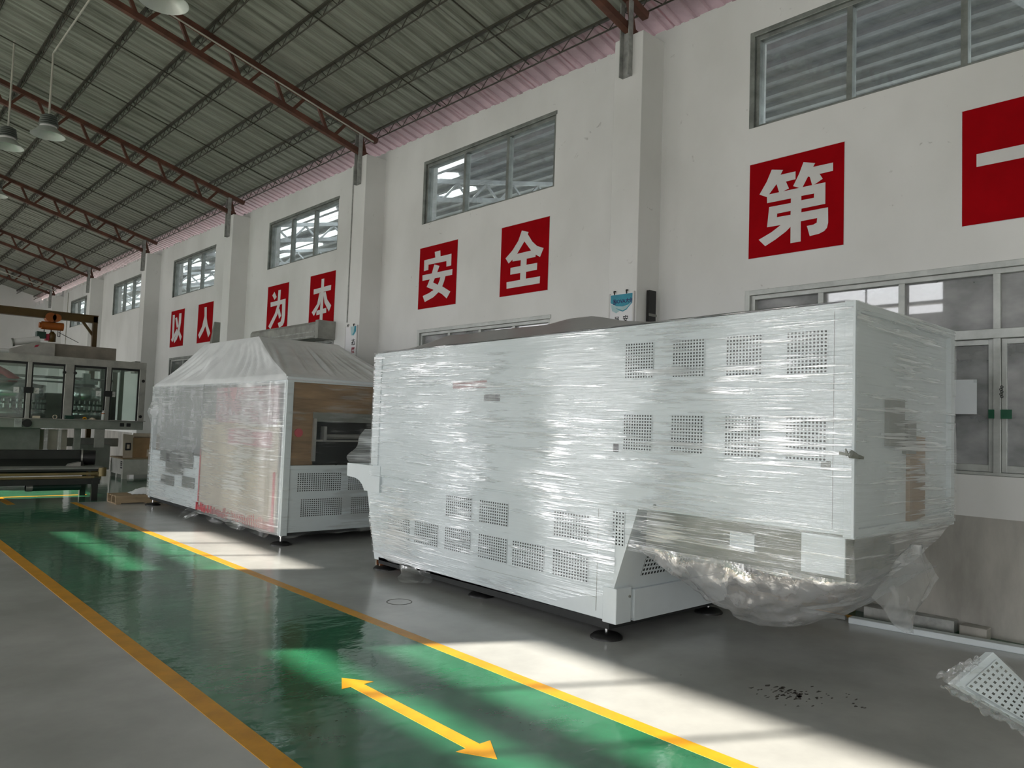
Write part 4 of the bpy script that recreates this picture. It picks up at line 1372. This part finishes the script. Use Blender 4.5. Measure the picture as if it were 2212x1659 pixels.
MB().grid(gfilm, 60, 10).build('film_edge', 'drape', gd)
MB().grid(lambda u, v: gq(u * .75 - .06, -.02 - .16 * v * (1 - u * .6)) + nn * (.012 + .02 * nz3(u * 8, v * 6, 4)) + Vector((0, 0, .02 * nz3(u * 11, v * 4, 1))), 20, 10).build('film_flap', 'drape', gd)
MB().grid(lambda u, v: gq(u, v) + nn * (.010 + .003 * nz3(u * 9, v * 9, 4)), 24, 20).build('film_face', 'film_clear', gd)

# ================================================================== FAR LEFT: CONVEYOR, PALLET, CRATES
cv = empty('conveyor_table', (3.0, 15.7, 0), 'dark low conveyor table with brass rails crossing the aisle end', 'conveyor')
CX0, CX1 = -1.5, 3.85
MB().box(CX0, CX1, 15.2, 16.2, .52, .56).build('table_top', 'conveyor', cv, bevel=.005)
mb = MB()
mb.prism([(CX0, 15.18), (CX1, 15.18), (CX1 + .08, 15.3), (CX1 + .1, 15.7), (CX1 + .08, 16.1), (CX1, 16.22), (CX0, 16.22)], 'z', .56, .585)
mb.build('belt_edge', 'steel_dull', cv)
MB().box(CX0, CX1, 15.165, 15.2, .46, .50).build('brass_rail', 'brass', cv)
MB().box(CX0, CX1 - .1, 15.17, 15.2, .40, .435).build('brass_rail', 'brass', cv)
MB().box(CX0, CX1 - .3, 15.16, 15.175, .437, .455).build('steel_rail', 'chrome', cv)
MB().box(CX0, CX1, 15.19, 15.26, .29, .39).build('side_beam', 'conveyor', cv)
MB().box(CX0, CX1, 16.14, 16.2, .29, .5).build('side_beam', 'conveyor', cv)
MB().cyl((CX1 + .03, 15.2, .43), (CX1 + .03, 15.2, .585), .07, 16).build('end_roller', 'brass', cv)
for x, y in ((3.77, 15.21), (3.80, 16.17), (0.6, 15.21), (.6, 16.17)):
    MB().box(x - .05, x + .05, y - .04, y + .04, 0, .4).build('leg', 'conveyor', cv)
MB().cyl((2.75, 15.45, .24), (3.6, 15.45, .24), .07, 14).box(3.2, 3.6, 15.4, 15.5, .28, .4).build('drive_motor', 'valve', cv)
MB().cyl((2.75, 15.45, .24), (2.85, 15.45, .24), .074, 14).build('motor_cap', 'steel', cv)

dt = empty('duct_trough', (3.0, 16.3, .58), 'dark sheet-metal trough with round end lying on the conveyor table', 'duct')
MB().box(-1.5, 3.72, 16.0, 16.16, .585, .86).build('trough_wall', 'conveyor', dt, bevel=.01)
MB().prism([(15.72, .585), (16.0, .585), (16.0, .70)], 'x', -1.5, 3.72).build('trough_slope', 'conveyor', dt)
MB().cyl((3.70, 16.05, .722), (3.95, 16.0, .722), .135, 24).build('round_end', 'rubber', dt)
MB().ring((3.72, 16.05, .735), (3.745, 16.045, .735), .148, .13, 24).build('end_rim', 'steel', dt)
MB().hexa([(3.4, 15.6, .585), (3.62, 15.6, .585), (3.62, 15.8, .585), (3.4, 15.8, .585), (3.45, 15.6, .62), (3.62, 15.6, .66), (3.62, 15.8, .66), (3.45, 15.8, .62)]).build('bracket', 'steel', dt)

pl = empty('small_pallet', (4.4, 14.6, 0), 'small wooden pallet on the floor behind the tented machine', 'pallet')
for k in range(4):
    MB().box(3.91 + .0, 5.0, 14.37 + k * .15, 14.37 + k * .15 + .10, .13, .15).build('deck_board', 'wood', pl)
for k in range(3):
    MB().box(3.91, 4.99, 14.37 + k * .24, 14.37 + k * .24 + .05, .02, .13).build('bearer', 'wood', pl)
for k in range(3):
    MB().box(3.92 + k * .5, 4.0 + k * .5, 14.37, 14.92, 0, .02).build('bottom_board', 'wood', pl)
o = MB().grid(lambda u, v: (4.2 + u * .5 + .02 * nz3(u * 6, v * 5, 2), 14.45 + v * .35, .155 + .10 * math.sin(math.pi * u) * math.sin(math.pi * v) + .03 * abs(nz3(u * 7, v * 7, 1))), 14, 10).build('plastic_scrap', 'tarp', origin=(4.45, 14.6, .15))
tag(o, 'crumpled white plastic scrap on the small wooden pallet', 'plastic')

cr = empty('plywood_crate', (6.0, 20.2, 0), 'white painted plywood crate on stub legs under the carton', 'crate')
MB().box(5.48, 6.6, 19.72, 20.76, .1, .47).build('crate_body', 'crate', cr, bevel=.004)
MB().box(5.46, 6.62, 19.70, 20.78, .47, .50).build('crate_lid', 'wood', cr)
for x in (5.48, 6.4):
    for y in (19.72, 20.2, 20.66):
        MB().box(x, x + .1, y, y + .1, 0, .1).build('stub_leg', 'crate', cr)
MB().box(5.476, 5.481, 19.8, 19.93, .30, .42).build('stencil_mark', 'ink', cr)
MB().box(5.474, 5.479, 19.83, 19.90, .32, .34).box(5.474, 5.479, 19.83, 19.90, .37, .40).build('stencil_gap', 'crate', cr)
MB().box(5.476, 5.481, 19.8, 19.93, .245, .28).build('stencil_mark', 'ink', cr)
ct = empty('carton', (6.0, 20.2, .5), 'open cardboard carton with pale side flap standing on the white crate', 'carton')
MB().box(5.72, 6.5, 19.9, 20.55, .5, .98).build('carton_body', 'card', ct)
MB().hexa([(5.5, 19.85, .5), (5.72, 19.88, .5), (5.72, 19.9, .5), (5.5, 19.87, .5), (5.47, 19.82, 1.07), (5.71, 19.88, 1.05), (5.71, 19.9, 1.05), (5.47, 19.84, 1.07)]).build('side_flap', 'card_pale', ct)
MB().box(5.54, 5.66, 19.835, 19.85, .68, .86).build('printed_mark', 'ink', ct)
MB().box(5.57, 5.63, 19.83, 19.84, .72, .82).build('printed_gap', 'card_pale', ct)
MB().box(6.05, 6.1, 19.893, 19.9, .53, .7).build('printed_symbol', 'card_pale', ct)
o = MB().cyl((5.75, 20.0, 1.037), (6.5, 20.0, 1.037), .055, 12).build('foam_roll', 'card_pale', origin=(5.75, 20.0, .98))
tag(o, 'pale foam roll lying on top of the cardboard carton', 'roll')
o = MB().box(4.75, 5.3, 20.8, 21.2, 0, .13).build('flat_carton', 'card', origin=(5.0, 21, 0), bevel=.005)
tag(o, 'flat brown carton on the floor left of the white crate', 'carton')
MB().box(5.0, 5.06, 20.797, 20.8, 0, .13).build('tape_strip', 'card_pale', o)
o = MB().grid(lambda u, v: (5.15 + u * .3, 20.7 + v * .3, .165 + .3 * u * u + .04 * nz3(u * 7, v * 6, 2)), 10, 8).build('plastic_scrap', 'tarp', origin=(5.2, 20.8, .13))
tag(o, 'white crumpled plastic heaped against the white crate', 'plastic')

# ================================================================== FILLING MACHINE
fm = empty('filling_machine', (3.8, 19.6, 0), 'stainless rotary filling machine with glass doors at the far left', 'machine')
FX0, FX1, FY = 0.2, 5.66, 19.0
MB().box(FX0, FX1, FY, FY + 2.4, 1.19, 1.39).build('deck_beam', 'steel_dull', fm, bevel=.01)
MB().box(FX0, FX1 + .03, FY - .05, FY + .05, 1.385, 1.40).build('deck_edge', 'steel', fm)
MB().box(FX0, FX1, FY, FY + .16, 2.60, 2.76).box(FX0, FX1, FY + 2.24, FY + 2.4, 2.60, 2.76).box(FX1 - .16, FX1, FY, FY + 2.4, 2.60, 2.76).build('top_beam', 'steel', fm)
posts = [(2.0, 2.12), (3.28, 3.36), (3.99, 4.16), (4.82, 4.91), (5.52, 5.66)]
for a, b in posts:
    MB().box(a, b, FY - .01, FY + .09, 1.39, 2.6).build('door_post', 'steel', fm, bevel=.006)
MB().box(FX1 - .12, FX1, FY + 2.3, FY + 2.4, 1.39, 2.6).build('door_post', 'steel', fm, bevel=.006)
for (a, b), (c, d) in zip(posts[:-1], posts[1:]):
    MB().box(b + .01, c - .01, FY + .03, FY + .036, 1.41, 2.58).build('door_glass', 'glass_clear', fm)
    s = MB().box(b, b + .03, FY + .015, FY + .05, 1.4, 2.6).box(c - .03, c, FY + .015, FY + .05, 1.4, 2.6).box(b, c, FY + .015, FY + .05, 2.55, 2.6)
    s.build('door_seal', 'rubber', fm)
for x in (3.32, 4.865):
    MB().box(x - .09, x + .09, FY - .03, FY + .0, 1.93, 2.06).build('door_latch', 'rubber', fm, bevel=.005)
for x, z in ((3.97, 2.42), (4.18, 2.42), (5.6, 2.33), (5.58, 1.5)):
    MB().cyl((x, FY - .03, z), (x, FY, z), .035, 12).build('door_knob', 'rubber', fm)
for x in (3.1, 3.47, 4.68, 4.98):
    MB().box(x - .05, x + .05, FY + .026, FY + .03, 1.93, 2.05).build('warning_label', 'white', fm)
    MB().prism([(x - .02, 1.96), (x + .025, 2.0), (x - .005, 1.985)], 'y', FY + .022, FY + .026).build('label_print', 'ink', fm)


def carousel(cx, cy, r, n, nm):
    MB().lathe([(0, 1.42), (r * 1.02, 1.42), (r * 1.02, 1.58), (r * .85, 1.60), (r * .85, 1.78), (r, 1.80), (r, 2.13), (r * .7, 2.16), (r * .3, 2.3), (0, 2.3)], (cx, cy, 0), 48).build('drum', 'silver', fm)
    p = MB()
    for k in range(n):
        a = 2 * math.pi * k / n
        x, y = cx + math.cos(a) * r * .98, cy + math.sin(a) * r * .98
        p = MB().cyl((x, y, 1.60), (x, y, 1.70), .022, 8).cyl((x, y, 1.72), (x, y, 1.82), .016, 8)
        p.build('filling_nozzle', 'nozzle', fm)
        MB().box(x - .03, x + .03, y - .03, y + .03, 1.70, 1.745).box(x - .026, x + .026, y - .026, y + .026, 1.575, 1.61).build('valve_block', 'valve', fm)


carousel(3.05, 20.0, .78, 40, 'left')
carousel(4.55, 19.75, .36, 22, 'right')
MB().cyl((2.0, 19.9, 2.33), (5.2, 19.9, 2.33), .03, 10).cyl((2.0, 19.5, 2.22), (4.6, 19.5, 2.22), .02, 8).build('product_pipe', 'chrome', fm)
MB().box(4.25, 4.75, 19.4, 19.7, 2.2, 2.28).box(4.45, 4.6, 19.45, 19.6, 2.28, 2.45).build('cap_chute', 'silver', fm)
pts = [Vector((2.3, 19.6, 2.62)), Vector((2.6, 19.6, 2.55)), Vector((2.95, 19.6, 2.38)), Vector((3.2, 19.6, 2.22))]
mb = MB()
for a, b in zip(pts[:-1], pts[1:]): mb.cyl(a, b, .07, 10)
mb.build('red_hose', 'redboard', fm)
MB().box(FX0, FX1, FY + 2.3, FY + 2.36, 1.39, 2.0).build('back_panel', 'steel_dull', fm)
MB().box(5.0, 5.1, FY + 1.2, FY + 1.3, 1.39, 2.6).box(5.3, 5.38, FY + .7, FY + .78, 1.39, 2.6).build('inner_column', 'steel_dull', fm)
# hood, side panel and pipe on the roof
MB().box(3.62, 5.07, 19.3, 20.9, 2.76, 3.06).build('roof_hood', 'seat', fm, bevel=.01)
MB().prism([(2.95, 2.76), (3.8, 2.70), (3.8, 3.06), (3.42, 3.05), (2.95, 2.86)], 'y', 19.2, 19.24).build('hood_side', 'steel', fm)
MB().prism([(3.40, 2.93), (3.47, 2.95), (3.50, 3.0), (3.43, 2.985)], 'y', 19.192, 19.2).build('red_emblem', 'inkred', fm)
MB().cyl((3.12, 19.8, 3.05), (3.6, 19.8, 3.16), .075, 16).build('exhaust_pipe', 'white', fm)
MB().cyl((3.08, 19.8, 3.04), (3.12, 19.8, 3.05), .09, 16).build('pipe_flange', 'steel_dull', fm)
MB().cyl((2.2, 19.6, 2.85), (3.1, 19.6, 2.83), .05, 12).cyl((3.1, 19.6, 2.83), (3.2, 19.6, 2.74), .05, 12).build('exhaust_pipe', 'white', fm)
# under deck
for x0, x1 in ((4.3, 4.42), (2.2, 2.32)):
    MB().box(x0, x1, FY + .2, FY + .3, 0, 1.19).build('leg', 'steel_dull', fm)
for x in (3.72, 3.98):
    MB().cyl((x, FY + .1, .58), (x, FY + .1, 1.22), .045, 12).build('drain_tube', 'film_clear', fm)
MB().box(4.66, 4.86, FY + .02, FY + .06, .78, 1.19).build('support_plate', 'steel', fm)
MB().box(FX0, 3.7, FY + .6, FY + .7, .1, 1.19).build('side_panel', 'steel_dull', fm)
MB().box(3.7, 4.3, FY + .9, FY + .95, .1, 1.15).build('side_panel', 'beige', fm)
MB().box(4.0, 5.5, FY + 1.3, FY + 1.36, .75, .95).build('cross_beam', 'steel', fm)
MB().box(4.5, 5.3, FY + 1.2, FY + 1.3, .2, .8).build('access_door', 'steel_dull', fm)
MB().cyl((3.33, FY - .06, 1.29), (3.33, FY, 1.29), .085, 20).build('hand_wheel', 'rubber', fm)
MB().box(3.1, 3.24, FY - .03, FY, 1.2, 1.39).build('control_box', 'galv', fm, bevel=.006)
for x in (5.2, 5.34):
    MB().box(x - .045, x + .045, FY - .015, FY, 1.26, 1.34).build('socket', 'rubber', fm, bevel=.01)

# small things on the deck edge
sp = empty('spray_can', (4.79, 18.98, 1.4), 'white spray can standing on the filling machine deck', 'can')
MB().lathe([(0, 1.40), (.033, 1.40), (.033, 1.56), (.02, 1.585), (0, 1.585)], (4.79, 18.98, 0), 16).build('can_body', 'white', sp)
MB().lathe([(.0335, 1.535), (.0335, 1.56)], (4.79, 18.98, 0), 16).build('can_band', 'hoist', sp)
MB().cyl((4.79, 18.98, 1.585), (4.79, 18.98, 1.615), .014, 10).build('spray_cap', 'white', sp)
o = MB().box(4.02, 4.22, 18.97, 19.1, 1.40, 1.48).build('tool_box', 'valve', origin=(4.1, 19, 1.4), bevel=.02)
tag(o, 'small dark green box on the deck edge near the middle post', 'box')
MB().bar((4.06, 19.03, 1.49), (4.18, 19.03, 1.49), .02).build('box_handle', 'rubber', o)
o = MB().ring((3.84, 18.97, 1.44), (3.84, 18.99, 1.44), .045, .033, 18).build('cable_ring', 'card_pale', origin=(3.84, 18.98, 1.4))
tag(o, 'pale ring of cable standing on the deck left of the green box', 'ring')
o = MB().cyl((3.42, 18.98, 1.425), (3.56, 18.98, 1.425), .03, 12).build('tape_roll', 'card_pale', origin=(3.5, 18.98, 1.4))
tag(o, 'pale roll lying on the deck by the left door post', 'roll')
o = MB().ring((4.42, 18.96, 1.412), (4.42, 18.98, 1.43), .04, .03, 16).build('yellow_cord', 'yellow', origin=(4.42, 18.97, 1.4))
tag(o, 'yellow cord loop on the deck left of the spray can', 'cord')
o = MB().grid(lambda u, v: (4.5 + u * .16, 18.95 + v * .08, 1.402 + .05 * math.sin(math.pi * u) * math.sin(math.pi * v) + .012 * nz3(u * 9, v * 9, 3)), 10, 6).build('work_glove', 'card_pale', origin=(4.58, 18.98, 1.4))
tag(o, 'pale crumpled rag on the deck just left of the spray can', 'rag')

# ================================================================== GANTRY CRANE WITH HOIST
gc = empty('gantry_crane', (5.0, 21.9, 0), 'ochre steel gantry crane frame behind the filling machine', 'crane')
GY = 21.9
q = 21.9 / 21.0
gz = lambda z: 1.6 + (z - 1.6) * q
gx = lambda x: x * q
xe = gx(5.04)
MB().box(-3, xe, GY - .06, GY - .045, gz(3.775), gz(3.955)).box(-3, xe, GY + .045, GY + .06, gz(3.775), gz(3.955)).box(-3, xe, GY - .1, GY + .1, gz(3.94), gz(3.96)).box(-3, xe, GY - .1, GY + .1, gz(3.77), gz(3.79)).build('beam', 'gantry', gc)
MB().box(xe - .11, xe, GY - .06, GY + .06, 0, gz(3.94)).build('column', 'gantry', gc, bevel=.005)
MB().box(-3, -2.89, GY - .06, GY + .06, 0, gz(3.94)).build('column', 'gantry', gc, bevel=.005)
MB().bar((gx(4.72), GY, gz(3.78)), (xe - .05, GY, gz(3.42)), .06).build('brace', 'gantry', gc)
MB().box(xe - .3, xe + .2, GY - .3, GY + .3, 0, .05).build('base_foot', 'gantry', gc)
ho = empty('chain_hoist', (gx(4.06), GY, 3.5), 'orange electric chain hoist hanging from the gantry beam', 'hoist')
hx = gx(4.06)
MB().cyl((hx - .05, GY - .12, gz(3.80)), (hx - .05, GY + .12, gz(3.80)), .12, 16).cyl((hx + .08, GY - .12, gz(3.80)), (hx + .08, GY + .12, gz(3.80)), .10, 16).build('trolley', 'hoist', ho)
MB().cyl((hx - .24, GY - .05, gz(3.595)), (hx + .24, GY - .05, gz(3.595)), .10, 18).cyl((hx - .29, GY - .05, gz(3.595)), (hx - .24, GY - .05, gz(3.595)), .07, 18).build('motor_drum', 'hoist', ho)
MB().box(hx - .08, hx + .06, GY - .06, GY + .06, gz(3.66), gz(3.76)).build('suspension_plate', 'rubber', ho)
MB().cyl((hx - .01, GY, gz(3.34)), (hx - .01, GY, gz(3.52)), .014, 8).cyl((hx - .16, GY, gz(3.4)), (hx - .16, GY, gz(3.55)), .012, 8).build('chain', 'rubber', ho)
MB().lathe([(0, gz(3.22)), (.085, gz(3.22)), (.085, gz(3.40)), (.03, gz(3.47)), (0, gz(3.47))], (hx + .02, GY, 0), 14).build('hook_block', 'gantry', ho)
MB().cyl((hx + .14, GY, gz(3.36)), (hx + .14, GY, gz(3.53)), .008, 6).cyl((hx + .19, GY, gz(3.36)), (hx + .19, GY, gz(3.53)), .008, 6).cyl((hx + .14, GY, gz(3.36)), (hx + .19, GY, gz(3.36)), .008, 6).build('cable_loop', 'rubber', ho)
MB().cyl((hx + .16, GY, gz(3.46)), (hx + .5, GY - .5, gz(3.22)), .008, 6).build('supply_cable', 'rubber', ho)
MB().box(hx - .33, hx - .13, GY - .1, GY + .1, gz(3.28), gz(3.44)).build('control_box', 'valve', ho, bevel=.01)
MB().box(hx - .13, hx - .05, GY - .08, GY + .08, gz(3.24), gz(3.40)).build('gear_housing', 'inkred', ho, bevel=.01)
